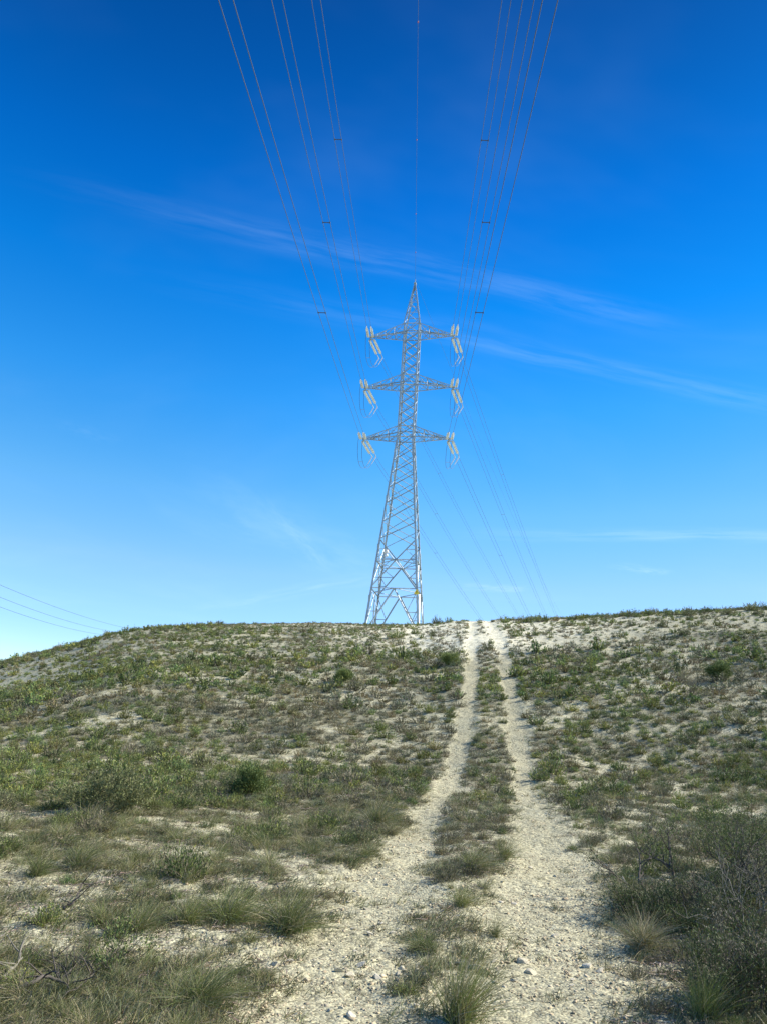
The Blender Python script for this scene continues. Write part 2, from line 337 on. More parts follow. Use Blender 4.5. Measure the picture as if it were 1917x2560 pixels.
# ------------------------------------------------------------------ lattice tower
class MB:
    def __init__(s): s.V = []; s.F = []
    def add(s, V, F):
        o = len(s.V); s.V += [tuple(map(float, v)) for v in V]; s.F += [tuple(i+o for i in f) for f in F]
    def angle(s, p, q, w, t=None, hint=(0, 0, 1), out=None):
        """L-section steel bar from p to q; the heel of the L faces `out`"""
        p = np.array(p, float); q = np.array(q, float); d = q-p; L = np.linalg.norm(d)
        if L < 1e-4: return
        d /= L; t = t or w*.14
        h = np.array(out if out is not None else hint, float); h = h-d*(h@d)
        if np.linalg.norm(h) < 1e-3: h = np.array([1., 0, 0])-d*d[0]
        h /= np.linalg.norm(h); k = np.cross(d, h)
        a = (h+k)/sqrt(2); c = (h-k)/sqrt(2)      # legs of the L run along -a and -c from the heel
        pts = [(0, 0), (-w, 0), (-w, -t), (-t, -t), (-t, -w), (0, -w)]
        base = h*w*.35
        V = [e + base + a*x + c*y for e in (p, q) for x, y in pts]
        F = [(i, (i+1) % 6, 6+(i+1) % 6, 6+i) for i in range(6)] + [(5, 4, 3, 2, 1, 0), (6, 7, 8, 9, 10, 11)]
        s.add(V, F)
    def tube(s, P, r, n=6, cap=True):
        P = [np.array(p, float) for p in P]; R = r if hasattr(r, '__len__') else [r]*len(P)
        o = len(s.V); up = None
        for i, p in enumerate(P):
            d = P[min(i+1, len(P)-1)]-P[max(i-1, 0)]; d /= (np.linalg.norm(d)+1e-9)
            if up is None: up = np.array([0, 0, 1.]) if abs(d[2]) < .9 else np.array([1., 0, 0])
            a = np.cross(d, up); a /= np.linalg.norm(a)+1e-9; b_ = np.cross(a, d); up = b_
            for k in range(n):
                s.V.append(tuple(p+R[i]*(a*cos(2*pi*k/n)+b_*sin(2*pi*k/n))))
        for i in range(len(P)-1):
            for k in range(n):
                k2 = (k+1) % n; s.F.append((o+i*n+k, o+i*n+k2, o+(i+1)*n+k2, o+(i+1)*n+k))
        if cap:
            s.F.append(tuple(o+k for k in range(n))[::-1]); s.F.append(tuple(o+(len(P)-1)*n+k for k in range(n)))
    def lathe(s, p, d, prof, n=10):
        p = np.array(p, float); d = np.array(d, float); d /= np.linalg.norm(d)
        s_ = MB(); s.tube([p+d*z for z, r in prof], [max(r, .002) for z, r in prof], n)
    def box(s, c, ax, ay, az_):
        c, ax, ay, az_ = [np.array(v, float) for v in (c, ax, ay, az_)]
        V = [c+ax*i+ay*j+az_*k for i in (-1, 1) for j in (-1, 1) for k in (-1, 1)]
        s.add(V, [(0, 1, 3, 2), (4, 6, 7, 5), (0, 4, 5, 1), (2, 3, 7, 6), (0, 2, 6, 4), (1, 5, 7, 3)])
    def build(s, name, m, parent=None, smooth=False, origin=None):
        me = bpy.data.meshes.new(name); V = np.array(s.V)
        if origin is not None: V = V-np.array(origin)
        me.from_pydata(V.tolist(), [], s.F); me.materials.append(m)
        if smooth: me.polygons.foreach_set('use_smooth', np.ones(len(me.polygons), bool))
        me.update(); o = link(name, me, parent)
        if origin is not None: o.location = tuple(origin)
        return o
PSI, TAZ, TD = radians(9.5), radians(1.42), 75.0
u_ = np.array([cos(PSI), -sin(PSI), 0]); n_ = np.array([sin(PSI), cos(PSI), 0]); zv = np.array([0, 0, 1.])
O_ = np.array([TD*sin(TAZ), TD*cos(TAZ), 0.])
BZ = float(ground(O_[0], O_[1]))
tower = bpy.data.objects.new('transmission_tower', None); COL.objects.link(tower); tower.location = (O_[0], O_[1], BZ); tower.rotation_euler = (0, 0, -PSI)
tag(tower, 'tall grey steel lattice pylon with six crossarms standing behind the hilltop', 'pylon')
# local frame: x along the arms, y away from the camera, z up; heights h are above eye level
def hz(h): return h + 1.6 - BZ
def wid(h): return .83 if h > 30.9 else .83+(30.9-h)*.0868
def cor(h, sx, sy, w_=None): a = w_ if w_ is not None else wid(h); return np.array([sx*a, sy*a, hz(h)])
HB = BZ-1.6-.1
L3b, L3t, L2b, L2t, L1b, L1t, TOP = 31.05, 32.25, 37.0, 38.2, 43.2, 44.4, 49.9
SG = [(-1, -1), (1, -1), (1, 1), (-1, 1)]
def topc(h, sx, sy): a = .83*(TOP-h)/(TOP-L1t)+.05; return np.array([sx*a, sy*a, hz(h)])
for sx, sy in SG:
    mb = MB()
    for a_, b_, w_ in ((HB, 20, .20), (20, L3b, .17), (L3b, L1t, .14)):
        mb.angle(cor(a_, sx, sy), cor(b_, sx, sy), w_, out=(sx, sy, 0), t=.03)
    for hh in np.arange(HB+4, 31, 5.2): mb.box(cor(hh, sx, sy)-np.array([sx, sy, 0])*.04, (.11, 0, 0), (0, .11, 0), (0, 0, .3))
    lo = mb.build('leg', M_STEEL, tower)
    ft = MB(); c0 = cor(HB, sx, sy); ft.box(c0+zv*.12, (.4, 0, 0), (0, .4, 0), (0, 0, .32)); ft.box(c0+zv*.47, (.3, 0, 0), (0, .3, 0), (0, 0, .04)); ft.build('footing', M_CONC, tower)
faces = [((-1, -1), (1, -1)), ((1, -1), (1, 1)), ((1, 1), (-1, 1)), ((-1, 1), (-1, -1))]
z1, z2, z3 = 14.7, 17.6, 19.7
lv = [z3, 21.5, 23.5, 25.2, 26.8, 28.25, 29.65, L3b]
up1 = [L3t, 33.45, 34.65, 35.85, L2b]; up2 = [L2t, 39.45, 40.7, 41.95, L1b]
lerp = lambda a, b_, t: a+(b_-a)*t
for fi, (a, c) in enumerate(faces):
    mb = MB(); nn = np.array([(a[0]+c[0])/2, (a[1]+c[1])/2, 0.])
    P = lambda h, s: cor(h, *s)
    def X(h0, h1, w1, w2, mb=mb, a=a, c=c, nn=nn):
        mb.angle(cor(h0, *a), cor(h1, *c), w1, out=-nn); mb.angle(cor(h0, *c), cor(h1, *a), w2, out=nn)
    # lowest panel: inverted V up to the middle of the lower belt, with secondary struts
    m1 = (P(z1, a)+P(z1, c))/2
    for s in (a, c):
        ftp = P(HB+.4, s); mb.angle(ftp, m1, .11, out=nn)
        q = lerp(ftp, m1, .5); legp = P((HB+z1)/2+.2, s); mb.angle(q, legp, .055, out=nn); mb.angle(q, P(z1-.15, s), .05, out=nn)
        q2 = lerp(ftp, m1, .25); mb.angle(q2, legp, .045, out=nn)
    # second panel, X crossing at the upper belt
    m2 = (P(z2, a)+P(z2, c))/2
    for s, o in ((a, c), (c, a)):
        mb.angle(P(z1+.1, s), m2, .095, out=nn); mb.angle(m2, P(z3, o), .085, out=-nn)
        for t, zh in ((.33, z1+.9), (.66, z1+1.95)):
            q = lerp(P(z1+.1, s), m2, t); mb.angle(q, P(q[2]+BZ-1.6, s), .05, out=nn)
            mb.angle(q, P(q[2]+BZ-1.6+.9, s), .045, out=nn)
        q = lerp(m2, P(z3, s), .5); mb.angle(q, P(q[2]+BZ-1.6, s), .05, out=nn); mb.angle(q, P(z2+.05, s), .045, out=nn)
    big = .075
    for k in range(len(lv)-1): X(lv[k], lv[k+1], big, .05)
    for seq in (up1, up2):
        for k in range(len(seq)-1): X(seq[k], seq[k+1], .095 if fi in (0, 2) else .07, .04)
    for hb, ht in ((L3b, L3t), (L2b, L2t), (L1b, L1t)):
        X(hb, ht, .07, .06)
        mb.angle(P(hb, a), P(hb, c), .09, out=nn); mb.angle(P(ht, a), P(ht, c), .08, out=nn)
    mb.build('lattice_bracing', M_STEEL, tower)
for zb in (z1, z2):
    mb = MB(); cs = [cor(zb, *s) for s in SG]; ms = [(cs[i]+cs[(i+1) % 4])/2 for i in range(4)]
    for i in range(4):
        mb.angle(cs[i], cs[(i+1) % 4], .11, out=(0, 0, 1)); mb.angle(ms[i], ms[(i+1) % 4], .085, out=(0, 0, 1))
    mb.build('belt_frame', M_STEEL, tower)
# peak carrying the earth wire
mb = MB(); br = MB(); ph = [L1t, 45.85, 47.25, 48.5, 49.55]
for sx, sy in SG: mb.angle(topc(L1t, sx, sy), topc(TOP, sx, sy), .12, out=(sx, sy, 0), t=.025)
for a, c in faces:
    nn = np.array([(a[0]+c[0])/2, (a[1]+c[1])/2, 0.])
    for k in range(len(ph)-1):
        br.angle(topc(ph[k+1], *a), topc(ph[k+1], *c), .05, out=nn)
        br.angle(topc(ph[k], *c), topc(ph[k+1], *a), .055, out=nn)
pk = mb.build('peak', M_STEEL, tower); br.build('lattice_bracing', M_STEEL, pk)
sp = MB(); sp.tube([(0, 0, hz(TOP)-.1), (0, 0, hz(TOP)+.55)], .035, 6); sp.box((0, 0, hz(TOP)), (.12, 0, 0), (0, .2, 0), (0, 0, .06)); sp.build('earth_wire_clamp', M_STEEL, pk)
SARM = [4.5, 4.7, 4.47]; TIPH = [43.22, 37.05, 31.1]
for (hb, ht), s_, th in zip(((L1b, L1t), (L2b, L2t), (L3b, L3t)), SARM, TIPH):
    for sx in (-1, 1):
        mb = MB(); br = MB(); tipc = np.array([sx*(s_-.12), 0, hz(th)])
        ch = {}
        for sy in (-1, 1):
            tp = tipc + np.array([0, sy*.12, 0])
            ch['b', sy] = (cor(hb, sx, sy), tp+zv*0); ch['t', sy] = (cor(ht, sx, sy), tp+zv*.1)
            mb.angle(*ch['b', sy], .095, out=(0, sy, -1)); mb.angle(*ch['t', sy], .09, out=(0, sy, 1))
        ts = [0, .3, .58, .82]
        for sy in (-1, 1):
            for k in range(1, 4):
                br.angle(lerp(*ch['b', sy], ts[k]), lerp(*ch['t', sy], ts[k]), .05, out=(0, sy, 0))
            for k in range(3):
                br.angle(lerp(*ch['t', sy], ts[k]), lerp(*ch['b', sy], ts[k+1]), .05, out=(0, sy, 0))
        for lev in 'bt':
            for k in range(3):
                s0 = -1 if k % 2 else 1
                br.angle(lerp(*ch[lev, s0], ts[k]), lerp(*ch[lev, -s0], ts[k+1]), .05, out=(0, 0, 1))
                if lev == 'b': br.angle(lerp(*ch[lev, -s0], ts[k]), lerp(*ch[lev, s0], ts[k+1]), .045, out=(0, 0, 1))
                br.angle(lerp(*ch[lev, 1], ts[k+1]), lerp(*ch[lev, -1], ts[k+1]), .045, out=(0, 0, 1))
        arm = mb.build('cross_arm', M_STEEL, tower); br.build('lattice_bracing', M_STEEL, arm)
        mb = MB(); mb.box(tipc+np.array([sx*.1, 0, .02]), (.2, 0, 0), (0, .2, 0), (0, 0, .025)); mb.box(tipc+np.array([sx*.12, 0, -.08]), (.08, 0, 0), (0, .06, 0), (0, 0, .1)); mb.build('tip_plate', M_STEEL, arm)
# danger sign on the near right leg, white marker on the far left leg
c0 = cor(14.35, 1, -1)+np.array([-.08, -.16, 0])
mb = MB(); mb.add([c0+np.array(v) for v in [(-.27, 0, -.2), (.27, 0, -.2), (0, 0, .3), (-.27, -.012, -.2), (.27, -.012, -.2), (0, -.012, .3)]], [(0, 1, 2), (5, 4, 3), (0, 3, 4, 1), (1, 4, 5, 2), (2, 5, 3, 0)])
sg = mb.build('warning_sign', M_YELLOW, tower); tag(sg, 'small yellow triangular danger sign')
mb = MB(); yy = -.02
mb.add([c0+np.array(v) for v in [(.02, yy, .13), (-.06, yy, -.01), (-.01, yy, -.01), (-.03, yy, -.14), (.06, yy, .02), (.01, yy, .02), (.05, yy, .13)]], [(0, 1, 2, 3, 4, 5, 6)]); mb.build('lightning_symbol', M_BLACK, sg)
c0 = cor(19.1, -1, 1)+np.array([.25, -.1, 0])
mb = MB(); mb.lathe(c0-zv*.33, zv, [(0, .06), (.02, .17), (.2, .19), (.24, .08), (.34, .08), (.38, .2), (.62, .22), (.74, .12), (.76, .02)], 12); mb.box(c0+np.array([-.15, 0, 0]), (.18, 0, 0), (0, .03, 0), (0, 0, .03))
wb = mb.build('white_housing', M_WHITE, tower, smooth=True); tag(wb, 'white rounded two-part housing')

# ------------------------------------------------------------------ wires, insulators
def tw(x, y, h): return O_ + u_*x + n_*y + zv*(h+1.6)
FA, NA = radians(19), radians(2.6)
fdir = np.array([sin(FA), cos(FA), 0]); flat = np.array([cos(FA), -sin(FA), 0])
ndir = np.array([-sin(NA)*1, -cos(NA), 0]); nlat = np.array([cos(NA), -sin(NA), 0])
LEV = ['top', 'middle', 'lowest']; SIDE = {-1: 'left', 1: 'right'}
npx = {(-1, 0): (792, 0), (-1, 1): (695, 0), (-1, 2): (495, 0), (1, 0): (1092, 0), (1, 1): (1138, 0), (1, 2): (1185, 0)}
npx = {(-1, 0): (684, 0), (-1, 1): (601, 0), (-1, 2): (492.5, 0), (1, 0): (1092, 0), (1, 1): (1138.5, 0), (1, 2): (1185, 0)}
fpx = {(-1, 0): (1126, 1328), (-1, 1): (1084, 1330), (-1, 2): (1043, 1333), (1, 0): (1204, 1326), (1, 1): (1181, 1326), (1, 2): (1144, 1325)}
spx = {(-1, 0): 301, (-1, 1): 481, (-1, 2): 675, (1, 0): 303, (1, 1): 480, (1, 2): 675}
CAT = 1300.0
def string_profile(L, n, r):
    prof = [(0, .02)]
    for k in range(n):
        z0 = L*k/n; st = L/n
        prof += [(z0+.12*st, .035), (z0+.30*st, .05), (z0+.50*st, r), (z0+.62*st, r*.97), (z0+.66*st, .05)]
    prof.append((L, .02)); return prof
def insulator_set(T, d, lat, side, lev, near):
    """double tension string: tip plate -> yoke -> two strings of discs -> clamps; returns the two cable ends"""
    e = bpy.data.objects.new('insulator_set', None); COL.objects.link(e); e.location = tuple(T)
    wh = 'hanging on the far side of' if not near else 'reaching toward the camera from'
    tag(e, 'pair of pale glass insulator strings %s the %s %s crossarm' % (wh, LEV[lev], SIDE[side]), 'insulator', 'paired insulator strings at the crossarm tips')
    nrm = np.cross(d, lat); LS = 2.45; y0 = .38; g = .22
    mb = MB(); c = T+d*(y0-.06)
    mb.tube([T, c], .03, 6); mb.add([c-nrm*.012+v for v in (-lat*.3+d*.1, lat*.3+d*.1, lat*.06-d*.1, -lat*.06-d*.1)]+[c+nrm*.012+v for v in (-lat*.3+d*.1, lat*.3+d*.1, lat*.06-d*.1, -lat*.06-d*.1)], [(0, 1, 2, 3), (7, 6, 5, 4), (0, 4, 5, 1), (1, 5, 6, 2), (2, 6, 7, 3), (3, 7, 4, 0)])
    mb.build('yoke_plate', M_STEEL, e, origin=T).location = (0, 0, 0)
    ends = []
    for s in (-1, 1):
        P0 = T+d*y0+lat*s*.25; mb = MB(); mb.lathe(P0, d, string_profile(LS, 16, .15), 12)
        st = mb.build('insulator_string', M_GLASS, e, smooth=False, origin=T); st.location = (0, 0, 0)
        P1 = P0+d*LS; E = T+d*(y0+LS+.85)+lat*s*g; mb = MB(); mb.tube([P1, P1+d*.35], .03, 6); mb.tube([P1+d*.3, E], .045, 8)
        cl = mb.build('dead_end_clamp', M_STEEL, e, origin=T); cl.location = (0, 0, 0)
        if near: J = E-d*.5-zv*.45
        else: J = E-zv*.85-u_*.42
        mb = MB(); mb.tube([E-d*.08, E-d*.02-zv*.06, J], [.045, .05, .04], 8)
        lg = mb.build('jumper_terminal', M_LUG, e, origin=T); lg.location = (0, 0, 0)
        ends.append((E, J))
    return ends
def cable(name, pts, r, m, label, cat, group, n=6):
    mb = MB(); o0 = pts[0]; mb.tube(pts, r, n, cap=False); o = mb.build(name, m, None, smooth=True, origin=o0); return tag(o, label, cat, group)
allend = {}
for side in (-1, 1):
    for lev in range(3):
        T = tw(side*(SARM[lev]+.05), 0, TIPH[lev]-.06)
        # near span
        r = ray(*npx[side, lev]); ts = np.linspace(8, 140, 6000); P = EYE+r*ts[:, None]
        d_ = np.hypot(P[:, 0]-T[0], P[:, 1]-T[1]); k = int(np.argmin(abs(P[:, 2]-(T[2]-.172*d_)))); Q1 = P[k]
        hdir = (Q1-T)*np.array([1, 1, 0]); Ld = np.linalg.norm(hdir); hdir /= Ld; sl = (Q1[2]-T[2])/Ld + -Ld/(2*CAT)
        lat = np.array([-hdir[1], hdir[0], 0]);
        if lat[0] < 0: lat = -lat
        dd = hdir+zv*sl; dd /= np.linalg.norm(dd)
        near = insulator_set(T, dd, lat, side, lev, True)
        # far span
        q = ray(*fpx[side, lev]); m_ = flat; t = ((T-EYE)@m_)/(q@m_); Q2 = EYE+q*t; Lf = (Q2-T)@fdir; sf = (Q2[2]-T[2])/Lf - Lf/(2*CAT)
        df = fdir+zv*(sf-.02); df /= np.linalg.norm(df)
        far = insulator_set(T, df, flat, side, lev, False)
        mk = lambda t_: np.zeros(3)
        for s in (0, 1):
            ho = 'left' if s == 0 else 'right'
            E = near[s][0]; tt = np.concatenate([np.linspace(0, 20, 6), np.linspace(26, 190, 26)])
            pts = [E + hdir*t_ + zv*(sl*t_+t_*t_/(2*CAT)) for t_ in tt]
            cable('power_cable', pts, .015, M_WIRE, '%s wire of the pair coming from the %s %s crossarm over the camera' % (ho, LEV[lev], SIDE[side]), 'power cable', 'overhead conductors of the near span')
            E = far[s][0]; tt = np.linspace(0, 330, 30); pts = [E + fdir*t_ + zv*((sf-.01)*t_+t_*t_/(2*CAT)) for t_ in tt]
            cable('power_cable', pts, .015, M_WIRE, '%s wire of the pair descending behind the hill from the %s %s crossarm' % (ho, LEV[lev], SIDE[side]), 'power cable', 'overhead conductors of the far span')
            A_, B_ = near[s][1], far[s][1]; pts = []
            dep = 1.5
            for t_ in np.linspace(0, 1, 18):
                p_ = lerp(A_, B_, t_); bow = (4*t_*(1-t_))**.75; pts.append(p_ - zv*dep*bow + u_*(-.35)*bow)
            cable('jumper_cable', pts, .018, M_WIRE, '%s jumper loop hanging below the insulators of the %s %s crossarm' % (ho, LEV[lev], SIDE[side]), 'jumper cable', 'jumper loops under the crossarm tips')
            allend[side, lev, s] = pts
        # spacers on the near span (one seen per phase) and on the jumper
        ra = spx[side, lev]
        best = None
        for t_ in np.linspace(4, 60, 900):
            c_ = T+dd*3.68 + hdir*t_ + zv*(sl*t_+t_*t_/(2*CAT)); yy_ = float(proj(c_)[1])
            if best is None or abs(yy_-ra) < best[0]: best = (abs(yy_-ra), c_)
        c_ = best[1]; mb = MB(); mb.box(c_, lat*.2, hdir*.02, zv*.018)
        for s in (-1, 1): mb.box(c_+lat*s*.22, lat*.03, hdir*.05, zv*.03)
        tag(mb.build('wire_spacer', M_WIRE, origin=c_), 'grey spacer bar joining the two wires from the %s %s crossarm' % (LEV[lev], SIDE[side]), 'spacer', 'spacers on the near wires')
        for tq in (62., 118.):
            c_ = T+df*3.68+fdir*(tq/2.2)+zv*((sf-.01)*(tq/2.2)+(tq/2.2)**2/(2*CAT))
            if proj(c_)[1] > 1330 or tq > 100: continue
            mb = MB(); mb.box(c_, flat*.2, fdir*.02, zv*.018)
            tag(mb.build('wire_spacer', M_STEEL, origin=c_), 'small spacer on the descending wires behind the pylon from the %s %s crossarm' % (LEV[lev], SIDE[side]), 'spacer', 'spacers on the far wires')
        a_, b_ = allend[side, lev, 0][7], allend[side, lev, 1][7]; mb = MB(); mb.tube([a_, b_], .018, 6)
        if lev > 0 or side < 0: tag(mb.build('wire_spacer', M_STEEL, origin=a_), 'short spacer between the jumper loops of the %s %s crossarm' % (LEV[lev], SIDE[side]), 'spacer', 'spacers on the jumper loops')
# earth wire over the peak with small red markers
T = tw(0, 0, TOP+.5); r = ray(902.5, 0); ts = np.linspace(8, 140, 6000); P = EYE+r*ts[:, None]
d_ = np.hypot(P[:, 0]-T[0], P[:, 1]-T[1]); k = int(np.argmin(abs(P[:, 2]-(T[2]-.14*d_)))); Q1 = P[k]
hdir = (Q1-T)*np.array([1, 1, 0]); Ld = np.linalg.norm(hdir); hdir /= Ld; sl = (Q1[2]-T[2])/Ld-Ld/(2*CAT)
ew = lambda t_: T+hdir*t_+zv*(sl*t_+t_*t_/(2*CAT))
cable('earth_wire', [ew(t_) for t_ in np.linspace(0, 200, 34)], .010, M_WIRE, 'thin single earth wire running from the pylon tip over the camera', 'earth wire', None)
q = ray(925, 760); t = ((T-EYE)@flat)/(q@flat); Q2 = EYE+q*t; Lf = (Q2-T)@fdir
cable('earth_wire', [T+fdir*t_+zv*(-.115*t_+t_*t_/(2*CAT)) for t_ in np.linspace(0, 330, 30)], .010, M_WIRE, 'thin single earth wire dropping away behind the pylon tip', 'earth wire', None)
names = ['topmost', 'second from top', 'third from top', 'lowest']
for i, yy_ in enumerate((48, 302, 462, 545)):
    best = min(((abs(float(proj(ew(t_))[1])-yy_), t_) for t_ in np.linspace(1, 60, 900)))
    c_ = ew(best[1]); mb = MB(); mb.lathe(c_-hdir*.09, hdir, [(0, .01), (.03, .035), (.09, .05), (.15, .035), (.18, .01)], 10)
    tag(mb.build('wire_marker', M_RED, None, True, origin=c_), 'small red marker on the single wire above the pylon, %s of four' % names[i], 'marker', 'red markers on the earth wire')
# distant line behind the left shoulder of the hill
for i, ((x0, y0), (x1, y1)) in enumerate([((-60, 1236), (340, 1362)), ((-60, 1264), (302, 1365)), ((-60, 1287), (284, 1370))]):
    ra, rb = ray(x0, y0), ray(x1, y1); A_ = EYE+ra*165; B_ = EYE+rb*300
    B2 = B_+(B_-A_)*.35; A2 = A_-(B_-A_)*.25
    cable('power_cable', [lerp(A2, B2, t_)-zv*5.0*(1-(2*t_-1)**2)+zv*(2.6) for t_ in np.linspace(0, 1, 24)], .038, M_WIRE, '%s of three distant wires slanting behind the left end of the hill' % ['uppermost', 'middle', 'lowest'][i], 'power cable', 'distant wires behind the hill')

# ------------------------------------------------------------------ plants
def needles(P, D, L, W, col):
    """quads: diamond blades at points P along D, length L, width W"""
    N = len(P); D = D/np.linalg.norm(D, axis=1, keepdims=True); R_ = rng.normal(size=(N, 3)); S = np.cross(D, R_); S /= np.linalg.norm(S, axis=1, keepdims=True)+1e-9
    L = np.broadcast_to(np.asarray(L, float), (N,))[:, None]; W = np.broadcast_to(np.asarray(W, float), (N,))[:, None]
    V = np.stack([P, P+D*L*.5+S*W*.5, P+D*L, P+D*L*.5-S*W*.5], 1).reshape(-1, 3)
    Q = np.arange(N*4).reshape(N, 4); return V, Q, np.repeat(col, 4, 0)
def ribbons(C, W, col):
    """C: (N,K,3) centre lines, W (N,K) widths -> quads"""
    N, Kk, _ = C.shape; T_ = np.gradient(C, axis=1); Rn = rng.normal(size=(N, 1, 3)); S = np.cross(T_, np.broadcast_to(Rn, T_.shape)); S /= np.linalg.norm(S, axis=2, keepdims=True)+1e-9
    V = np.stack([C-S*W[..., None]*.5, C+S*W[..., None]*.5], 2).reshape(N, Kk*2, 3)
    q = np.array([[2*i, 2*i+1, 2*i+3, 2*i+2] for i in range(Kk-1)])
    Q = (np.arange(N)[:, None, None]*Kk*2+q[None]).reshape(-1, 4)
    return V.reshape(-1, 3), Q, np.repeat(col, Kk*2, 0)
def merge(parts):
    Vs, Qs, Cs, o = [], [], [], 0
    for V, Q, c in parts:
        Vs.append(V); Qs.append(Q+o); Cs.append(c); o += len(V)
    return np.vstack(Vs), np.vstack(Qs), np.vstack(Cs)
def jitcol(base, n, a=.25, warm=.1):
    c = np.array(base)[None]*(1+rng.uniform(-a, a, (n, 1))); c = c*(1+rng.uniform(-warm, warm, (n, 3))); return np.clip(c, .005, .9)
PAL = dict(green=[(.145, .185, .05), (.20, .225, .062), (.10, .145, .045)], dry=[(.20, .18, .10), (.13, .12, .07), (.25, .225, .135)], olive=[(.17, .185, .07), (.20, .20, .09), (.14, .155, .07)], shade=[(.075, .10, .032), (.10, .12, .04), (.055, .075, .028)], ash=[(.12, .11, .075), (.09, .085, .055), (.155, .145, .10)])
def shrub(kind, lod, seed):
    """unit shrub: radius ~1, height ~1; returns (foliage, twigs)"""
    ns = [110, 60, 34][lod]; nl = [20, 12, 7][lod]; lw = [.032, .062, .12][lod]; ll = [.11, .15, .22][lod]
    pal = PAL[kind]; th = rng.uniform(0, 2*pi, ns); el = np.arccos(rng.uniform(.02, 1, ns)); # from zenith
    lob = 1+.17*np.sin(th*3+seed)+.12*np.sin(th*5+seed*2.3)
    rad_ = rng.uniform(.78, 1.04, ns)*lob
    hh = .85 if kind != 'dry' else .72
    tip = np.stack([np.sin(el)*np.cos(th)*rad_, np.sin(el)*np.sin(th)*rad_, np.cos(el)*rad_*hh+.10], 1)
    base = np.stack([tip[:, 0]*.12, tip[:, 1]*.12, np.zeros(ns)-.03], 1)
    t = np.linspace(0, 1, 5)[None, :, None]
    C = base[:, None]*(1-t)+tip[:, None]*t; C[..., 2] += (np.sin(t[..., 0]*pi)*-.10)
    C[..., :2] += (t*(1-t))*0.35*C[..., :2]
    C += rng.normal(0, .02, C.shape)
    Wd = np.linspace(.035, .012, 5)[None]*np.ones((ns, 1))*([.7, 1., 1.6][lod])
    tw_c = jitcol((.15, .125, .10) if kind != 'dry' else (.19, .16, .13), ns, .3)
    tw_ = ribbons(C, Wd, tw_c)
    # needles along the outer part of each stem
    s0 = .25 if kind != 'dry' else .35
    tt = rng.uniform(s0, 1, (ns, nl)); idx = tt*4; i0 = np.minimum(idx.astype(int), 3); f = (idx-i0)[..., None]
    a = np.arange(ns)[:, None]; P = C[a, i0]*(1-f)+C[a, i0+1]*f; D = C[a, i0+1]-C[a, i0]; D /= np.linalg.norm(D, axis=2, keepdims=True)
    D = D*.9+rng.normal(0, .55, D.shape)+np.array([0, 0, .35])
    P = P.reshape(-1, 3)+rng.normal(0, .025, (ns*nl, 3)); D = D.reshape(-1, 3)
    cs = np.array([pal[i] for i in rng.integers(0, len(pal), ns)]); cl = np.repeat(cs*(1+rng.uniform(-.25, .25, (ns, 1))), nl, 0)*(1+rng.uniform(-.4, .45, (ns*nl, 1)))
    if kind == 'green':
        y = rng.random(ns*nl) < .12; cl[y] = cl[y]*np.array([1.35, 1.2, .95])
    if kind == 'dry':
        y = rng.random(ns*nl) < .25; cl[y] = np.array([.15, .17, .06])
    Ln = ll*rng.uniform(.6, 1.3, ns*nl)*(1 if kind != 'dry' else .8); Wn = lw*rng.uniform(.7, 1.3, ns*nl)*(1 if kind != 'dry' else .75)
    fo = needles(P, D, Ln, Wn, np.clip(cl, .01, .8))
    return fo, tw_
def tuft(lod, seed, bend=.55, tan=.35):
    """unit grass tuft: blades of length ~1"""
    nb = [210, 80, 32][lod]; k = [6, 4, 3][lod]; wd = [.0085, .018, .040][lod]
    th = rng.uniform(0, 2*pi, nb); sp = rng.beta(1.6, 1.4, nb); L = rng.uniform(.5, 1.1, nb)
    lean = sp*1.05; t = np.linspace(0, 1, k)[None]
    bend = bend*rng.uniform(.3, 1.6, nb); lean_x = rng.random(nb) < .16
    out = (np.sin(lean)[:, None]*t + (bend*sp)[:, None]*t**2.2)*L[:, None]; up = (np.cos(lean)[:, None]*t-(bend*.45*sp)[:, None]*t**2.4)*L[:, None]
    b0 = rng.normal(0, .13, (nb, 2)); wdir = rng.uniform(-.9, .9); wst = rng.uniform(.05, .45)
    sw = rng.normal(0, .14, (nb, 2))
    up = np.where(lean_x[:, None], up*.25+.03, up); C = np.stack([b0[:, :1]+out*np.cos(th)[:, None]+(sw[:, :1]+wst*cos(wdir))*t**2, b0[:, 1:]+out*np.sin(th)[:, None]+(sw[:, 1:]+wst*sin(wdir))*t**2, up-.02], 2)
    W_ = wd*(1-.82*t**1.5)*rng.uniform(.7, 1.3, (nb, 1))
    a = rng.random(nb)[:, None]; green = np.array([.17, .20, .055]); tanc = np.array([.40, .33, .18]); grey = np.array([.28, .26, .18])
    col = np.where(a < tan*.6, tanc, np.where(a < tan, grey, green))*(1+rng.uniform(-.3, .3, (nb, 1)))
    return ribbons(C, W_, col)

# candidate plants thrown on the hillside, thinned by cover and by spacing
NC = 90000
ra_ = np.sqrt(rng.uniform(4.2**2, 62**2, NC)); aa = np.radians(rng.uniform(-31, 31, NC)); cx = ra_*np.sin(aa); cy = ra_*np.cos(aa)
cz = ground(cx, cy); s_c, g_c, dxs, dys, rds = cover(cx, cy, cz)
kk = dys-np.interp(dxs, _CX, _CY); rnd = rng.random(NC)
acc = []; cell = {}
size = rng.choice([.11, .15, .20, .26, .34], NC, p=[.30, .28, .22, .13, .07])*rng.uniform(.85, 1.15, NC)*np.where(kk < 70, .62, 1.)*np.where(kk < 22, .75, 1.)
size = np.where((kk < 14) & ((dxs > 1090) | (dxs < 480)), size*1.9, size)
size = np.where(ra_ < 12, size*.8, size*(1+.38*sst(14, 36, ra_)))
mids = (dxs > _LRX(dys)) & (dxs < _RRX(dys)); size = np.where(mids, np.minimum(size*.8, .22), size)
tp = []
green_n = fbm(cx/4.5, cy/4.5, 123, 2)
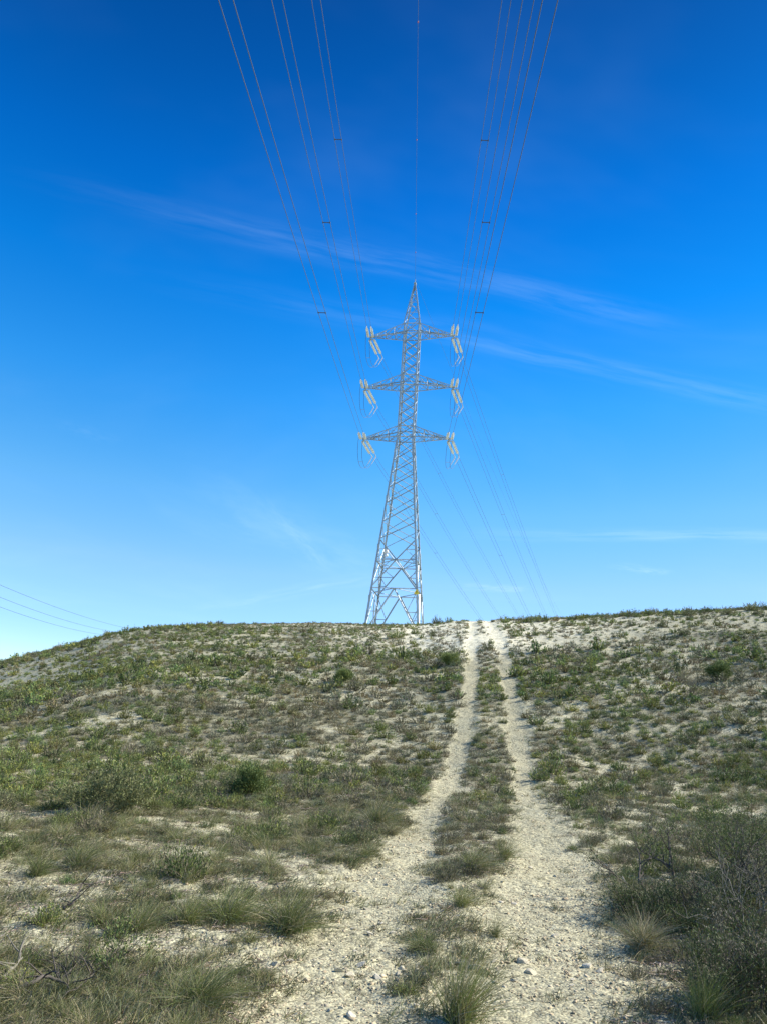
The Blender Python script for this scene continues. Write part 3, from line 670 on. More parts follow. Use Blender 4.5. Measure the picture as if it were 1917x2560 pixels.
for i in range(NC):
    if rnd[i] > s_c[i]: continue
    x, y, s = cx[i], cy[i], size[i]
    if rds[i] < 1+ s*1.2: continue
    ci, cj = int(x//.8), int(y//.8); ok = True
    for di in (-1, 0, 1):
        for dj in (-1, 0, 1):
            for j in cell.get((ci+di, cj+dj), ()):
                if (cx[j]-x)**2+(cy[j]-y)**2 < (.76*(size[j]+s))**2: ok = False; break
            if not ok: break
        if not ok: break
    if not ok: continue
    cell.setdefault((ci, cj), []).append(i); acc.append(i)
    dx, dy = dxs[i], dys[i]
    pg = .55+1.5*(green_n[i]-.5)
    if dx < 450: pg += .18
    if dx > 600 and dx < 1010 and dy > 1430: pg -= .2
    if dx > 1130: pg -= .04
    if dx > 1250 and dy > 1780: pg -= .4
    if dy > 1640 and dy < 1760 and dx < 700: pg += .3
    if _LRX(dy) < dx < _RRX(dy): pg -= .2
    r_ = rng.random()
    tp.append('green' if r_ < pg*.8 else ('olive' if r_ < pg else 'dry'))
acc = np.array(acc)
print('shrubs', len(acc))
SHV = {}
for kd in ('green', 'dry', 'olive'):
    for lod in range(3):
        for v in range([5, 6, 6][lod]): SHV[kd, lod, v] = shrub(kd, lod, v*1.7+lod)
meshes = {}
def shrub_meshes(kd, lod, v):
    if (kd, lod, v) not in meshes:
        fo, tw_ = SHV[kd, lod, v]
        meshes[kd, lod, v] = (quads_mesh('foliage', fo[0], fo[1], M_LEAF, fo[2]), quads_mesh('twigs', tw_[0], tw_[1], M_TWIG, tw_[2]))
    return meshes[kd, lod, v]
def lod_of(r): return 0 if r < 13 else (1 if r < 28 else 2)
ORD = ['', 'first', 'second', 'third', 'fourth', 'fifth', 'sixth', 'seventh', 'eighth', 'ninth', 'tenth', 'eleventh', 'twelfth', 'thirteenth', 'fourteenth', 'fifteenth', 'sixteenth', 'seventeenth', 'eighteenth', 'nineteenth', 'twentieth']
NUM = ['', 'one', 'two', 'three', 'four', 'five', 'six', 'seven', 'eight', 'nine', 'ten', 'eleven', 'twelve', 'thirteen', 'fourteen', 'fifteen', 'sixteen', 'seventeen', 'eighteen', 'nineteen', 'twenty']
def zone(dx, dy):
    k = dy-float(np.interp(dx, _CX, _CY)); lx, rx = float(_LRX(dy)), float(_RRX(dy))
    row = 'on the skyline' if k < 8 else 'below the crest' if k < 60 else 'on upper slope' if dy < 1480 else 'halfway up' if dy < 1560 else 'on mid slope' if dy < 1640 else 'at the slope foot' if dy < 1720 else 'on the flat' if dy < 1800 else 'nearby' if dy < 1950 else 'in the foreground'
    if lx <= dx <= rx: col = 'between the ruts'
    elif dx < lx: col = 'by left rut' if lx-dx < 110 else 'left of track' if lx-dx < 370 else 'in left middle' if dx > 280 else 'at far left'
    else: col = 'by right rut' if dx-rx < 110 else 'right of track' if dx-rx < 270 else 'at far right'
    return row+' '+col
def label_all(items):
    """items: (object, adjective+noun phrase, dx, dy)"""
    zs = {}
    for it in items: zs.setdefault((it[1], zone(it[2], it[3])), []).append(it)
    for (ph_, zn), L in zs.items():
        L.sort(key=lambda t: t[2]); n = len(L)
        for i, it in enumerate(L):
            pl = ph_ + 's'
            if n == 1: lb = '%s growing %s' % (ph_, zn)
            elif n == 2: lb = '%s of two %s %s' % (['left', 'right'][i], pl, zn)
            elif i == 0: lb = 'leftmost of %s %s %s' % (NUM[n] if n < 21 else 'the', pl, zn)
            elif i == n-1: lb = 'rightmost of %s %s %s' % (NUM[n] if n < 21 else 'the', pl, zn)
            else: lb = '%s from left of %s %s %s' % (ORD[i+1] if i < 20 else 'farther', NUM[n] if n < 21 else 'the', pl, zn)
            it[0]['label'] = lb.replace('growing ', 'growing ' if 'stone' not in ph_ else 'lying ')
app = np.array([size[i]/np.linalg.norm([cx[i], cy[i], 1.6-cz[i]]) for i in acc])
vis = np.array([(-30 < dxs[i] < 1686) and (dys[i] < 2250) for i in acc])
order = np.argsort(-app*vis); indiv = set(order[:225].tolist())
inst = []; items = []
DESC = {'green': 'bright green shrub', 'dry': 'dry brown shrub', 'olive': 'dark olive shrub'}
def put_shrub(x, y, z, s, hgt, kd, v, rot, lod, tiltx=0, tilty=0):
    mf, mt = shrub_meshes(kd, lod, v)
    e = bpy.data.objects.new('shrub', None); COL.objects.link(e); e.location = (x, y, z-.015); e.rotation_euler = (tiltx, tilty, rot); e.scale = (s, s, hgt)
    f = link('foliage', mf, e); t_ = link('twigs', mt, e)
    e['category'] = 'shrub'; e['group'] = 'shrubs growing on the stony hillside'; return e
for n, i in enumerate(acc):
    kd = tp[n]; r = hypot(cx[i], cy[i]); lod = lod_of(r); v = int(rng.integers(0, [5, 6, 6][lod])); rot = rng.uniform(0, 2*pi); hg = size[i]*rng.uniform(.8, 1.35)
    if n in indiv:
        e = put_shrub(cx[i], cy[i], cz[i], size[i], hg, kd, v, rot, lod)
        big = size[i] > .27; items.append((e, DESC[kd], dxs[i], dys[i]))
    else: inst.append((kd, lod, v, cx[i], cy[i], cz[i]-.015, size[i], hg, rot))
def stuff(name, mat_, groups, label, cat):
    """groups: list of (V,Q,col,array of [x,y,z,s,h,rot,bright])"""
    Vs, Qs, Cs, o = [], [], [], 0
    for V, Q, c, T_ in groups:
        T_ = np.asarray(T_, float)
        if len(T_) == 0: continue
        ca, sa = np.cos(T_[:, 5])[:, None], np.sin(T_[:, 5])[:, None]
        V = V.astype(np.float32); c = c.astype(np.float32); T_ = T_.astype(np.float32); ca = ca.astype(np.float32); sa = sa.astype(np.float32)
        x = (V[None, :, 0]*ca-V[None, :, 1]*sa)*T_[:, 3:4]+T_[:, 0:1]; y = (V[None, :, 0]*sa+V[None, :, 1]*ca)*T_[:, 3:4]+T_[:, 1:2]; z = V[None, :, 2]*T_[:, 4:5]+T_[:, 2:3]
        W_ = np.stack([x, y, z], 2).astype(np.float32).reshape(-1, 3); Vs.append(W_)
        Qs.append(((np.arange(len(T_))*len(V))[:, None, None]+Q[None]+o).reshape(-1, 4).astype(np.int32)); o += len(W_)
        cb = c[None]*T_[:, 6][:, None, None]; 
        if T_.shape[1] > 7: cb = cb*np.stack([1+T_[:, 7], np.ones(len(T_)), 1-T_[:, 7]], 1)[:, None, :]
        Cs.append(cb.reshape(-1, 3).astype(np.float32))
    Va = np.vstack(Vs); Vs.clear(); Qa = np.vstack(Qs); Qs.clear(); Ca = np.vstack(Cs); Cs.clear()
    me = quads_mesh(name, Va, Qa, mat_, Ca); print(name, len(me.polygons))
    return tag(link(name, me), label, cat, None, 'stuff')
SKYL = [(1440+x/3.47, 1500+y/3.47, w_/3.47) for x, y, w_ in [(850, 95, 60), (980, 125, 165), (1150, 75, 85), (1330, 115, 140), (1520, 85, 150), (1640, 70, 110), (640, 100, 95), (500, 130, 160), (215, 128, 55), (150, 195, 105), (1560, 120, 70), (780, 125, 80), (985, 215, 60), (750, 225, 110), (1100, 170, 55), (340, 120, 60), (410, 108, 70), (930, 290, 120), (480, 215, 90)]]
SKYL += [(960+x/3.45, 1500+y/3.45, w_/3.45) for x, y, w_ in [(1225, 160, 150), (1640, 140, 70), (1030, 175, 100), (550, 160, 70), (450, 172, 110), (1090, 148, 45), (820, 168, 60), (1060, 235, 70), (930, 160, 40), (1390, 150, 80), (1560, 215, 90), (270, 280, 90), (320, 325, 70), (110, 320, 130), (1120, 310, 90), (415, 305, 70), (430, 430, 70), (1380, 290, 70), (920, 360, 60), (900, 420, 120)]]
SKYL += [(x/3.45, 1400+y/3.45, w_/3.45) for x, y, w_ in [(350, 850, 75), (230, 865, 90), (120, 890, 85), (460, 805, 60), (600, 775, 60), (740, 742, 95), (830, 712, 75), (1080, 668, 80), (1235, 638, 60), (1440, 606, 45), (1330, 622, 50), (1620, 580, 60), (1150, 672, 50), (145, 955, 70), (540, 870, 170), (780, 780, 130), (20, 925, 70), (45, 905, 50)]]
for sx_, sy_, w_ in SKYL:
    P_, ok_ = hit([sx_/K], [(sy_+3)/K], ground); q = P_[0]
    if not ok_[0]:
        P_, ok_ = hit([sx_/K], [(sy_+9)/K], ground); q = P_[0]
        if not ok_[0]: continue
    r = np.linalg.norm(q-EYE); s_ = w_*.5*r/FPX; kd = 'olive' if rng.random() < .5 else 'green'
    e = put_shrub(q[0], q[1], q[2], s_, min(s_*rng.uniform(1.2, 1.7), .55), kd, int(rng.integers(0, 6)), rng.uniform(0, 6.3), 1 if s_ > .3 else 2); px_ = proj(q); items.append((e, DESC[kd], float(px_[0]), float(px_[1])))
gF, gT = [], []
for key in SHV:
    T_ = [(x, y, z, s, h, rt, rng.uniform(.6, 1.4), rng.uniform(-.14, .16)) for (kd, lod, v, x, y, z, s, h, rt) in inst if (kd, lod, v) == key]
    if T_: gF.append((*SHV[key][0], T_)); gT.append((*SHV[key][1], T_))
stuff('scrub', M_LEAF, gF, 'low green and brown scrub covering the stony hillside', 'scrub')
stuff('scrub_twigs', M_TWIG, gT, 'thin woody stems of the low scrub across the hillside', 'scrub twigs')

# ------------------------------------------------------------------ grass tufts
TV = {(lod, v): tuft(lod, v, bend=[.35, .6, .8, .5][v % 4], tan=[.35, .5, .2, .65][v % 4]) for lod in range(3) for v in range(6)}
tmesh = {}
def put_tuft(x, y, z, s, h, v, rot, lod, cat='grass tuft'):
    if (lod, v) not in tmesh: tmesh[lod, v] = quads_mesh('grass_tuft', *TV[lod, v][:2], M_GRASS, TV[lod, v][2])
    e = link('grass_tuft', tmesh[lod, v]); e.location = (x, y, z); e.scale = (s, s, h); e.rotation_euler = (0, 0, rot)
    e['category'] = cat; e['group'] = 'grass tufts on the hillside'; return e
NT = 26000
rt_ = 4.2+rng.random(NT)**1.35*46; at_ = np.radians(rng.uniform(-31, 31, NT)); tx = rt_*np.sin(at_); ty = rt_*np.cos(at_); tz = ground(tx, ty)
s_t, g_t, tdx, tdy, trd = cover(tx, ty, tz); keep = (rng.random(NT) < g_t*.30) & (trd > 1.05)
ii = np.nonzero(keep)[0]; print('tufts', len(ii)); tinst = {}
tsz = rng.choice([.09, .13, .18, .25], NT, p=[.35, .3, .22, .13])*rng.uniform(.85, 1.15, NT)*np.where(tdx > 1130, .85, 1.)*np.where((tdx < _LRX(tdy)) & (tdy > 1740), 1.15, 1.)*np.where(rt_ < 9, .72, 1.)
tap = tsz[ii]/rt_[ii]*((tdx[ii] > -20) & (tdx[ii] < 1676) & (tdy[ii] < 2230)); big = set(ii[np.argsort(-tap)[:200]].tolist())
titems = []; TDESC = ['olive grass tuft', 'green-tan grass tuft', 'drooping grass tuft', 'straw grass tuft', 'olive grass tuft', 'green-tan grass tuft']
for i in ii:
    lod = 0 if rt_[i] < 13 else 1 if rt_[i] < 26 else 2; v = int(rng.integers(0, 6)); rot = rng.uniform(0, 2*pi); h = tsz[i]*rng.uniform(.75, 1.15)
    if i in big: titems.append((put_tuft(tx[i], ty[i], tz[i], tsz[i], h, v, rot, lod), TDESC[v], tdx[i], tdy[i]))
    else: tinst.setdefault((lod, v), []).append((tx[i], ty[i], tz[i], tsz[i], h, rot, rng.uniform(.7, 1.25), rng.uniform(-.1, .15)))
# low matted grass
def wisp(n, k, wd, lean, cols):
    th = rng.normal(.3, 1.2, n); L = rng.uniform(.4, 1.1, n); t = np.linspace(0, 1, k)[None]; ln = rng.uniform(.2, lean, n)[:, None]
    C = np.stack([rng.normal(0, .35, (n, 1))+np.sin(ln)*t*L[:, None]*np.cos(th)[:, None], rng.normal(0, .35, (n, 1))+np.sin(ln)*t*L[:, None]*np.sin(th)[:, None], np.cos(ln)*(t-.25*t**2)*L[:, None]-.03], 2)
    c = np.array([cols[i] for i in rng.integers(0, len(cols), n)])*(1+rng.uniform(-.25, .25, (n, 1)))
    return ribbons(C, wd*(1-.8*t)*np.ones((n, 1)), c)
WC = [(.165, .185, .08), (.21, .205, .115), (.33, .28, .17), (.12, .14, .055), (.09, .10, .045)]
WV = [wisp(26, 3, .045, 1.35, WC) for _ in range(8)]; WF = [wisp(9, 2, .13, 1.2, WC) for _ in range(4)]
NW = 95000
rw = 4.2+rng.random(NW)**1.15*34; aw = np.radians(rng.uniform(-31, 31, NW)); wx = rw*np.sin(aw); wy = rw*np.cos(aw); wz = ground(wx, wy)
_, g_w, _, wdy, wrd = cover(wx, wy, wz); sel = np.nonzero(rng.random(NW) < np.clip(g_w*.95, .03*(wrd > 1), 1))[0]; print('wisps', len(sel))
G = {}
for i in sel:
    near = rw[i] < 16; key = ('n', int(rng.integers(0, 8))) if near else ('f', int(rng.integers(0, 4)))
    s = rng.uniform(.06, .15); G.setdefault(key, []).append((wx[i], wy[i], wz[i], s, s*rng.uniform(.7, 1.1), rng.uniform(-.7, .7), rng.uniform(.7, 1.3), rng.uniform(-.05, .15)))
groups = [(*TV[k_], v_) for k_, v_ in tinst.items()] + [(*(WV if k_[0] == 'n' else WF)[k_[1]], v_) for k_, v_ in G.items()]
stuff('grass', M_GRASS, groups, 'short dry and green grass matted over the stony ground', 'grass')
# dead twig litter
def litter_piece():
    n = 5; C = np.zeros((n, 4, 3)); st = rng.normal(0, .5, (n, 2)); th = rng.uniform(0, 2*pi, n); t = np.linspace(0, 1, 4)
    for j in range(n):
        C[j, :, 0] = st[j, 0]+np.cos(th[j])*t+rng.normal(0, .06, 4); C[j, :, 1] = st[j, 1]+np.sin(th[j])*t+rng.normal(0, .06, 4); C[j, :, 2] = .06+rng.uniform(0, .25, 4)
    return ribbons(C, np.full((n, 4), .06), jitcol((.24, .20, .155), n, .5))
LV = [litter_piece() for _ in range(8)]; NL = 26000
rl = 4.2+rng.random(NL)**1.2*20; al = np.radians(rng.uniform(-31, 31, NL)); lx_ = rl*np.sin(al); ly_ = rl*np.cos(al); lz_ = ground(lx_, ly_); s_l, g_l, _, _, lrd = cover(lx_, ly_, lz_)
sel = np.nonzero(rng.random(NL) < np.clip(.2+.6*(g_l+s_l), 0, 1)*(lrd > 1.2))[0]; G = {}
for i in sel:
    s = rng.uniform(.04, .14); G.setdefault(int(rng.integers(0, 8)), []).append((lx_[i], ly_[i], lz_[i], s, s*.6, rng.uniform(0, 6.3), rng.uniform(.5, 1.3)))
stuff('twig_litter', M_TWIG, [(*LV[k_], v_) for k_, v_ in G.items()], 'dead twigs and dry litter strewn between the plants', 'litter')

# ------------------------------------------------------------------ gravel and stones
def chip():
    V = np.array([(i, j, k_) for i in (-1, 1) for j in (-1, 1) for k_ in (-1, 1)], float)*np.array([1, rng.uniform(.55, .9), rng.uniform(.3, .6)])*.5
    V *= rng.uniform(.6, 1.15, (8, 1)); V += rng.normal(0, .06, V.shape)
    Q = np.array([(0, 1, 3, 2), (4, 6, 7, 5), (0, 4, 5, 1), (2, 3, 7, 6), (0, 2, 6, 4), (1, 5, 7, 3)])
    ax = rng.normal(0, .35, 2); Rm = Matrix.Rotation(ax[0], 3, 'X') @ Matrix.Rotation(ax[1], 3, 'Y'); V = V@np.array(Rm).T
    return V, Q, np.tile(np.array([[.50, .44, .32]]), (8, 1))
CV = [chip() for _ in range(24)]
NG = 260000
rg = 4.0+rng.random(NG)**1.9*52; ag = np.radians(rng.uniform(-31, 31, NG)); gx = rg*np.sin(ag); gy = rg*np.cos(ag); gz = ground(gx, gy)
s_g, g_g, gdx, gdy, grd = cover(gx, gy, gz)
pr = np.clip(1-.9*s_g-.45*g_g, .08, 1)*(.30+.7*sst(.42, .6, fbm(gx/1.1, gy/1.1, 201, 3))); pr = np.where(grd < 1.6, np.maximum(pr, .35+.45*sst(.3, 1.1, grd))*(.45+.75*sst(.4, .6, fbm(gx/.7, gy/.7, 211, 2))), pr)
sel = np.nonzero(rng.random(NG) < pr*.8)[0]; print('gravel', len(sel)); G = {}
lf = rng.lognormal(-4.6, .5, NG)
for i in sel:
    s = min(lf[i]*(1+.02*rg[i]), .055); G.setdefault(int(rng.integers(0, 24)), []).append((gx[i], gy[i], gz[i]+s*.02, s, s*.75, rng.uniform(0, 6.3), rng.uniform(.6, 1.35), rng.uniform(.0, .1)))
stuff('gravel', M_STONE, [(*CV[k_], v_) for k_, v_ in G.items()], 'loose pale limestone chips scattered over the ruts and slope', 'gravel')
import bmesh
def stone_mesh(seed):
    rs = random.Random(seed); bm = bmesh.new(); bmesh.ops.create_icosphere(bm, subdivisions=3, radius=.5)
    cuts = [(Vector((rs.gauss(0, 1), rs.gauss(0, 1), rs.gauss(0, .8))).normalized(), rs.uniform(.22, .42)) for _ in range(11)]
    for v in bm.verts:
        for n, d in cuts:
            e = v.co.dot(n)-d
            if e > 0: v.co -= n*e
        v.co += Vector((rs.gauss(0, 1), rs.gauss(0, 1), rs.gauss(0, 1)))*.004
        v.co.y *= .72; v.co.z *= .42
    me = bpy.data.meshes.new('stone'); bm.to_mesh(me); bm.free(); me.materials.append(M_STONE)
    a = me.color_attributes.new('tint', 'FLOAT_COLOR', 'POINT'); c = rs.choice([(.60, .54, .40), (.52, .47, .35), (.68, .62, .49)])
    a.data.foreach_set('color', np.tile(np.array(list(c)+[1], np.float32), (len(me.vertices), 1)).ravel()); return me
SM = [stone_mesh(k_) for k_ in range(12)]
src = [(960+x/3.45, 2250+y/3.45, w_/3.45) for x, y, w_ in [(780, 590, 100), (1255, 632, 105), (1185, 545, 110), (940, 530, 60), (640, 545, 70), (575, 575, 85), (120, 655, 60), (350, 655, 75), (180, 610, 60), (950, 722, 70), (1115, 690, 60), (1280, 780, 50), (502, 800, 26), (630, 138, 44), (1120, 32, 50), (1500, 845, 40), (1475, 312, 60), (350, 475, 40), (75, 290, 55), (290, 610, 60), (1620, 735, 50), (1030, 745, 50)]]
src += [(x/1.725, 1960+y/1.725, w_/1.725) for x, y, w_ in [(1510, 826, 50), (1555, 790, 46), (1465, 808, 40), (1625, 836, 40), (1580, 540, 32), (1105, 716, 22), (1525, 630, 30), (1515, 1008, 50), (1475, 968, 30), (795, 986, 14), (1642, 603, 26), (745, 855, 20)]]
src += [(1440+x/3.47, 2300+y/3.47, w_/3.47) for x, y, w_ in [(1125, 315, 55), (100, 420, 90), (205, 445, 70), (900, 730, 50), (1095, 650, 25)]]
src += [(x, y, w_) for x, y, w_ in [(1121, 1893, 6), (700, 1860, 14), (755, 1842, 7), (920, 1874, 5)]]
P, ok = hit([s[0]/K for s in src], [s[1]/K for s in src], ground); sitems = []
def put_stone(x, y, z, s, tilt=.25):
    e = link('stone', SM[int(rng.integers(0, 12))]); e.location = (x, y, z+s*.06); e.scale = (s, s, s); e.rotation_euler = (rng.normal(0, tilt), rng.normal(0, tilt), rng.uniform(-.6, .6)+(pi if rng.random() < .5 else 0))
    e['category'] = 'stone'; e['group'] = 'stones lying on the ground'; return e
for (sx_, sy_, w_), q in zip(src, P):
    s = w_*np.linalg.norm(q-EYE)/FPX*1.15; e = put_stone(q[0], q[1], q[2], s); sitems.append((e, 'pale flat stone', sx_/K, sy_/K))
n = 0
while n < 110:
    r = 4.6+random.random()**1.5*14; a = radians(random.uniform(-26, 26)); x, y = r*sin(a), r*cos(a); z = float(ground(x, y)); s_, g_, dx, dy, rd_ = cover(np.array([x]), np.array([y]), np.array([z]))
    if random.random() > (1.0 if rd_[0] < 2 else .35) or not (10 < dx[0] < 1640) or dy[0] > 2200: continue
    e = put_stone(x, y, z, random.uniform(.035, .085)); sitems.append((e, 'small pale stone', dx[0], dy[0])); n += 1

# ------------------------------------------------------------------ named foreground plants, branching bushes, dead wood
def at_src(x, y): P, _ = hit([x/K], [y/K], ground); return P[0]
def bush(base, height, spread, seed, nb=5, leaf='green', leafn=26, fork=4, label='', bark=M_BARK, lean=(0, 0), tf=.12, trunk_h=.25, leafprob=.8, thick=.02, name='shrub', leafscale=1.):
    rs = np.random.default_rng(seed); segs = []; e = bpy.data.objects.new(name, None); COL.objects.link(e); e.location = tuple(base); mb = MB(); tips = []
    def grow(p, d, L, r, depth):
        n = 5; pts = [p]; q = p.copy(); dd = d.copy()
        for k_ in range(n):
            dd = dd+rs.normal(0, .16, 3); dd[2] += .05; dd /= np.linalg.norm(dd); q = q+dd*L/n; pts.append(q.copy())
        segs.append((pts, r, depth))
        if depth >= fork: tips.append((q, dd)); return
        for k_ in range(2 if depth else nb):
            nd = dd+rs.normal(0, .55, 3)*np.array([spread, spread, .7]); nd[2] = abs(nd[2])*.8+.1; nd /= np.linalg.norm(nd)
            grow(pts[-1 if k_ == 0 else rs.integers(3, n+1)], nd, L*rs.uniform(.65, .9) if depth else L/tf*rs.uniform(.8, 1.2), r*.62, depth+1)
        if depth > 0: tips.append((q, dd))
    d0 = np.array([lean[0], lean[1], 1.]); d0 /= np.linalg.norm(d0)
    grow(np.array([0, 0, -.03]), d0, height*trunk_h*tf, thick, 0)
    zm = max(q[2] for q, d in tips); f_ = height/zm
    for pts, r, depth in segs: mb.tube([q*f_ for q in pts], list(np.linspace(r, r*.6, 6)), 6 if depth < 2 else 4)
    tips = [(q*f_, d) for q, d in tips]
    mb.build('branches', bark, e, smooth=True)
    if leaf:
        Ps, Ds = [], []
        for q, d in tips:
            if rs.random() > leafprob: continue
            m_ = int(leafn*1.7); tt = rs.uniform(-.10, .10, m_)*height*1.0; Ps.append(q+d*tt[:, None]+rs.normal(0, .028*leafscale, (m_, 3))); Ds.append(d*.8+rs.normal(0, .6, (m_, 3))+np.array([0, 0, .3]))
        Ps = np.vstack(Ps); Ds = np.vstack(Ds); pal = np.array(PAL[leaf]); cl = pal[rs.integers(0, 3, len(Ps))]*(1+rs.uniform(-.3, .4, (len(Ps), 1)))
        V, Q, c = needles(Ps, Ds, rs.uniform(.018, .034, len(Ps))*leafscale, rs.uniform(.005, .009, len(Ps))*leafscale, np.clip(cl, .01, .8)); link('foliage', quads_mesh('foliage', V, Q, M_LEAF, c), e)
    tag(e, label, 'shrub', 'branching bushes in the right foreground'); return e
bush(at_src(1684, 2206), .78, 1.1, 11, 4, 'green', 16, 4, 'small leggy bush with forked dark trunk and sparse green leaf tips', lean=(.0, 0), tf=1., trunk_h=.24, leafprob=.85, thick=.022)
bush(at_src(1640, 2250), .70, 1.1, 12, 3, 'shade', 14, 4, 'leggy bush with crooked trunk leaning left toward the track', lean=(-1.0, .2), tf=1., trunk_h=.26, leafprob=.8, thick=.02)
bush(at_src(1790, 2250), .85, 1.0, 13, 8, 'shade', 16, 4, 'dense dark twiggy bush right of the forked leggy bush', lean=(.1, 0), trunk_h=.15, leafprob=.7, thick=.018)
bush(at_src(1885, 2210), .95, .9, 14, 9, 'green', 34, 4, 'tall bright leafy bush cut by the right edge of the photo', trunk_h=.18, leafprob=1, thick=.02)
bush(at_src(1730, 2290), .50, 1.1, 15, 8, 'shade', 18, 3, 'low bush with fresh green shoots below the forked leggy bush', trunk_h=.2, thick=.012)
bush(at_src(1870, 2345), .75, 1.0, 16, 10, None, 0, 4, 'leafless pale grey twiggy bush near the right edge', bark=M_PALEBARK, trunk_h=.17, lean=(-.5, 0), thick=.012)
bush(at_src(1905, 2290), .7, 1.0, 26, 10, 'ash', 12, 4, 'grey half-dead bush behind the leafless twiggy bush at right edge', bark=M_PALEBARK, trunk_h=.17, thick=.012)
bush(at_src(1850, 2500), .55, 1.0, 17, 12, 'ash', 22, 4, 'dark grey bush in the bottom right corner', trunk_h=.16, thick=.011, leafprob=.9)
bush(at_src(1900, 2545), .5, 1.0, 27, 10, 'shade', 18, 4, 'dusky green bush cut by the bottom right corner', trunk_h=.16, thick=.011, leafprob=.9)
bush(at_src(1560, 2290), .34, 1.2, 18, 9, 'shade', 22, 3, 'low dark bush casting a long shadow onto the right rut', trunk_h=.2, thick=.010)
bush(at_src(1720, 1745), 1.0, 1.0, 19, 9, 'dry', 14, 4, 'bare brown fan-shaped bush on the right middle slope', trunk_h=.2, thick=.012, leafscale=1.6)
bush(at_src(1790, 1700), .62, 1.0, 20, 9, 'green', 40, 4, 'large round green bush on the upper right slope', trunk_h=.16, thick=.014, leafscale=2.2)
bush(at_src(855, 1706), .5, .9, 21, 9, 'green', 44, 4, 'large dark green bush on the slope left of the track', trunk_h=.16, thick=.014, leafscale=2.4)
bush(at_src(1125, 1665), .52, 1.0, 22, 9, 'green', 40, 4, 'green bush at the left edge of the track below the crest', trunk_h=.16, thick=.012, leafscale=2.2)
bush(at_src(262, 2035), .6, 1.2, 23, 9, 'olive', 44, 4, 'wide dark green bush at left where the slope begins', trunk_h=.16, thick=.014, leafscale=1.7)
bush(at_src(610, 1985), .42, 1.1, 24, 9, 'green', 44, 4, 'bright yellow-green bush in the band below the left slope', trunk_h=.17, thick=.012, leafscale=1.7)
bush(at_src(275, 2432), .30, 1.3, 25, 6, 'green', 20, 3, 'small green sprig bush in the lower left foreground', trunk_h=.22, thick=.007)
for k_, (bx_, by_, bh_, lf_, ds) in enumerate([(1835, 2280, .7, 'shade', 'dark bush in the middle of the right foreground thicket'), (1790, 2330, .5, 'shade', 'low dark green bush below the thicket centre at right'), (1800, 2440, .5, 'ash', 'brownish bush left of the grey edge bush'), (1690, 2330, .34, 'shade', 'small dark bush under the brown tussocks at right'), (1640, 2300, .36, 'shade', 'dark leafy bush behind the big feathery tussock'), (1905, 2500, .6, 'shade', 'tall dark bush cut by the right edge near the bottom')]):
    bush(at_src(bx_, by_), bh_*.85, 1.1, 60+k_, 8, lf_, 14, 4, ds, trunk_h=.16, thick=.012, leafprob=.7)
def big_tuft(x, y, s, h, v, label, tan=.4, nbl=420, bend=.5):
    b_ = at_src(x, y); parts = [tuft(0, v, bend, tan) for _ in range(max(1, nbl//260))]; V, Q, c = merge(parts)
    e = link('grass_tuft', quads_mesh('grass_tuft', V, Q, M_GRASS, c)); e.location = tuple(b_); e.scale = (s*.82, s*.82, h*.85); e.rotation_euler = (0, 0, rng.uniform(-.6, .6))
    return tag(e, label, 'grass tuft', 'large grass tussocks')
big_tuft(1145, 2556, .40, .62, 1, 'tall upright olive grass tussock at the bottom edge between the ruts', .35, 780, .25)
big_tuft(1608, 2372, .42, .46, 2, 'large brown feathery tussock on the right beside the track', .75, 780, .7)
big_tuft(1562, 2262, .36, .40, 3, 'brown rounded tussock above the long shadow at right', .8, 520, .6)
big_tuft(1757, 2556, .34, .52, 4, 'bright green spiky tussock at bottom right', .15, 520, .3)
big_tuft(1755, 2340, .30, .36, 5, 'yellowish tussock in the shade of the right bushes', .6, 520, .5)
big_tuft(940, 2065, .55, .62, 6, 'large golden green tussock beside the left rut', .45, 1040, .5)
big_tuft(975, 2085, .40, .36, 7, 'greyish drooping tussock at the foot of the golden one', .7, 520, .8)
big_tuft(1180, 2175, .42, .40, 8, 'wide grey-green tussock in the strip between the ruts', .5, 780, .8)
big_tuft(1255, 2150, .34, .44, 9, 'pale green tussock beside the right rut', .45, 520, .4)
big_tuft(1150, 2265, .30, .32, 10, 'dark green tussock low in the strip between the ruts', .2, 520, .5)
big_tuft(1238, 2345, .20, .30, 11, 'thin green tussock at the left edge of the right rut', .3, 260, .3)
big_tuft(720, 2330, .46, .48, 12, 'large olive tussock left of the left rut in the foreground', .35, 780, .6)
big_tuft(570, 2305, .50, .42, 13, 'wide dark green tussock in the left foreground', .25, 780, .6)
big_tuft(470, 2310, .36, .40, 14, 'green tussock left of the wide dark one', .3, 520, .5)
big_tuft(500, 2515, .40, .34, 15, 'dark spreading tussock at the bottom left of the track', .25, 780, .7)
big_tuft(345, 2325, .30, .34, 16, 'upright green tussock in the left foreground', .3, 520, .4)
big_tuft(200, 2170, .40, .42, 17, 'brownish tussock on the left terrace', .55, 520, .6)
big_tuft(90, 2190, .36, .40, 18, 'leaning green tussock near the left edge', .3, 520, .6)
big_tuft(1640, 1985, .34, .36, 19, 'dark brown rounded tussock on the right flat', .85, 520, .6)
big_tuft(1850, 2000, .40, .42, 20, 'wide dark tussock near the right edge of the flat', .7, 520, .6)
big_tuft(1760, 2002, .30, .30, 21, 'small dark rounded tussock between two larger ones at right', .85, 520, .6)
big_tuft(850, 2020, .26, .28, 22, 'small brown tussock left of the golden one', .8, 260, .6)
big_tuft(1240, 1655, .40, .34, 23, 'golden tussock high in the strip between the ruts', .6, 260, .6)
big_tuft(1190, 1850, .40, .36, 24, 'yellow-green tussock in the middle of the strip between ruts', .45, 520, .6)
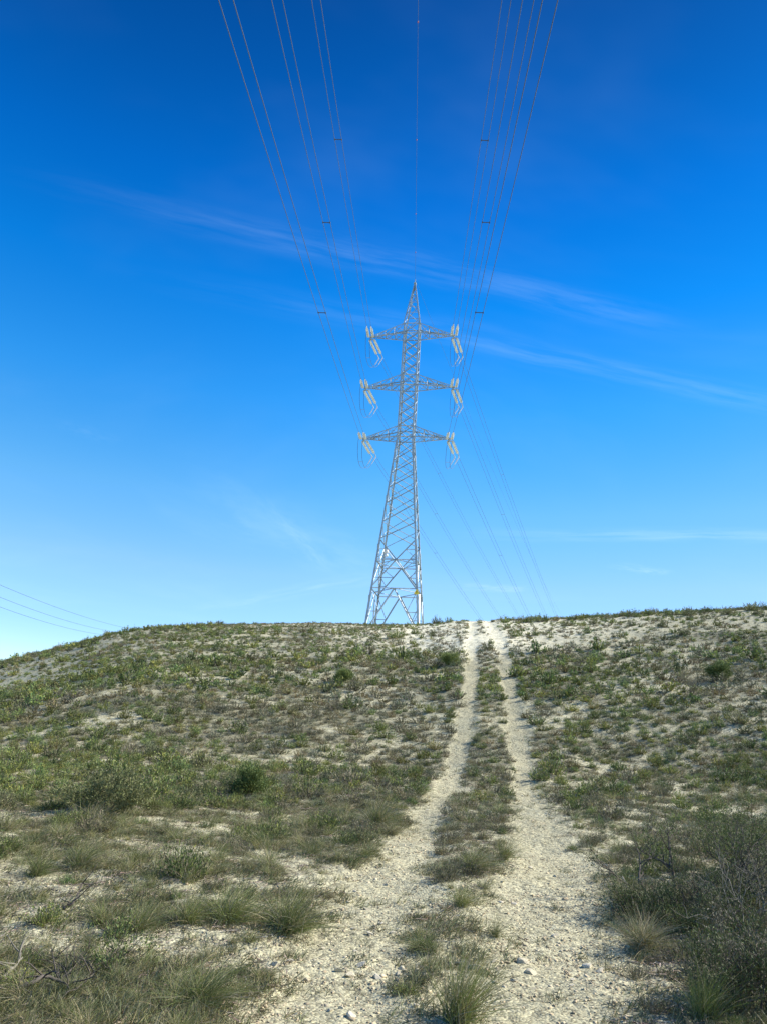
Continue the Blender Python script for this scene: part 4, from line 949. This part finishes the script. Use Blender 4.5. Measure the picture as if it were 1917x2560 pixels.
def dead_branch(pts, r, twigs, seed, label, m=M_BARK):
    rs = np.random.default_rng(seed); B = [at_src(x, y)+zv*h for x, y, h in pts]; mb = MB(); o0 = B[0]
    fine = []
    for a, c in zip(B[:-1], B[1:]):
        for t_ in np.linspace(0, 1, 4, endpoint=False): fine.append(lerp(a, c, t_)+rs.normal(0, r*.3, 3))
    fine.append(B[-1]); mb.tube(fine, list(np.linspace(r, r*.35, len(fine))), 7)
    tb = MB()
    for k_ in range(twigs):
        q = fine[rs.integers(1, len(fine))]; d = rs.normal(0, 1, 3); d[2] = abs(d[2])*.6; d /= np.linalg.norm(d); pp = [q]
        for j in range(4): d = d+rs.normal(0, .3, 3); d /= np.linalg.norm(d); pp.append(pp[-1]+d*rs.uniform(.03, .08))
        tb.tube(pp, list(np.linspace(r*.4, r*.12, 5)), 5)
    if True:
        mb.add(tb.V, tb.F)
    o = mb.build('dead_branch', m, None, True, origin=o0)
    return tag(o, label, 'dead branch', 'dead branches on the ground')
dead_branch([(30, 2495, .03), (70, 2492, .07), (110, 2482, .09), (150, 2478, .05), (185, 2490, .03), (235, 2450, .04)], .015, 14, 1, 'long dark dead branch lying in the lower left corner')
dead_branch([(150, 2465, .02), (190, 2430, .05), (220, 2395, .04)], .009, 10, 2, 'thin dark dead twig rising right of the long branch at lower left')
dead_branch([(155, 2284, .03), (180, 2280, .08), (190, 2274, .1), (198, 2262, .16)], .012, 8, 3, 'short black dead branch sticking up in the left foreground')
dead_branch([(5, 2460, .03), (30, 2440, .05), (52, 2422, .07)], .016, 6, 4, 'bleached dead branch near the left edge', M_PALEBARK)
dead_branch([(98, 2412, .02), (130, 2415, .03)], .013, 4, 5, 'short piece of dead wood above the long branch', M_BARK)
dead_branch([(1555, 2215, .10), (1575, 2270, .12), (1592, 2300, .02)], .008, 4, 6, 'pale bare stem standing in the brown tussock at right', M_PALEBARK)
label_all(items); label_all(titems); label_all(sitems)
print('done')
import gc
for _n in ('SHV', 'inst', 'gF', 'gT', 'TV', 'G', 'groups', 'tinst'):
    globals().pop(_n, None)
gc.collect()
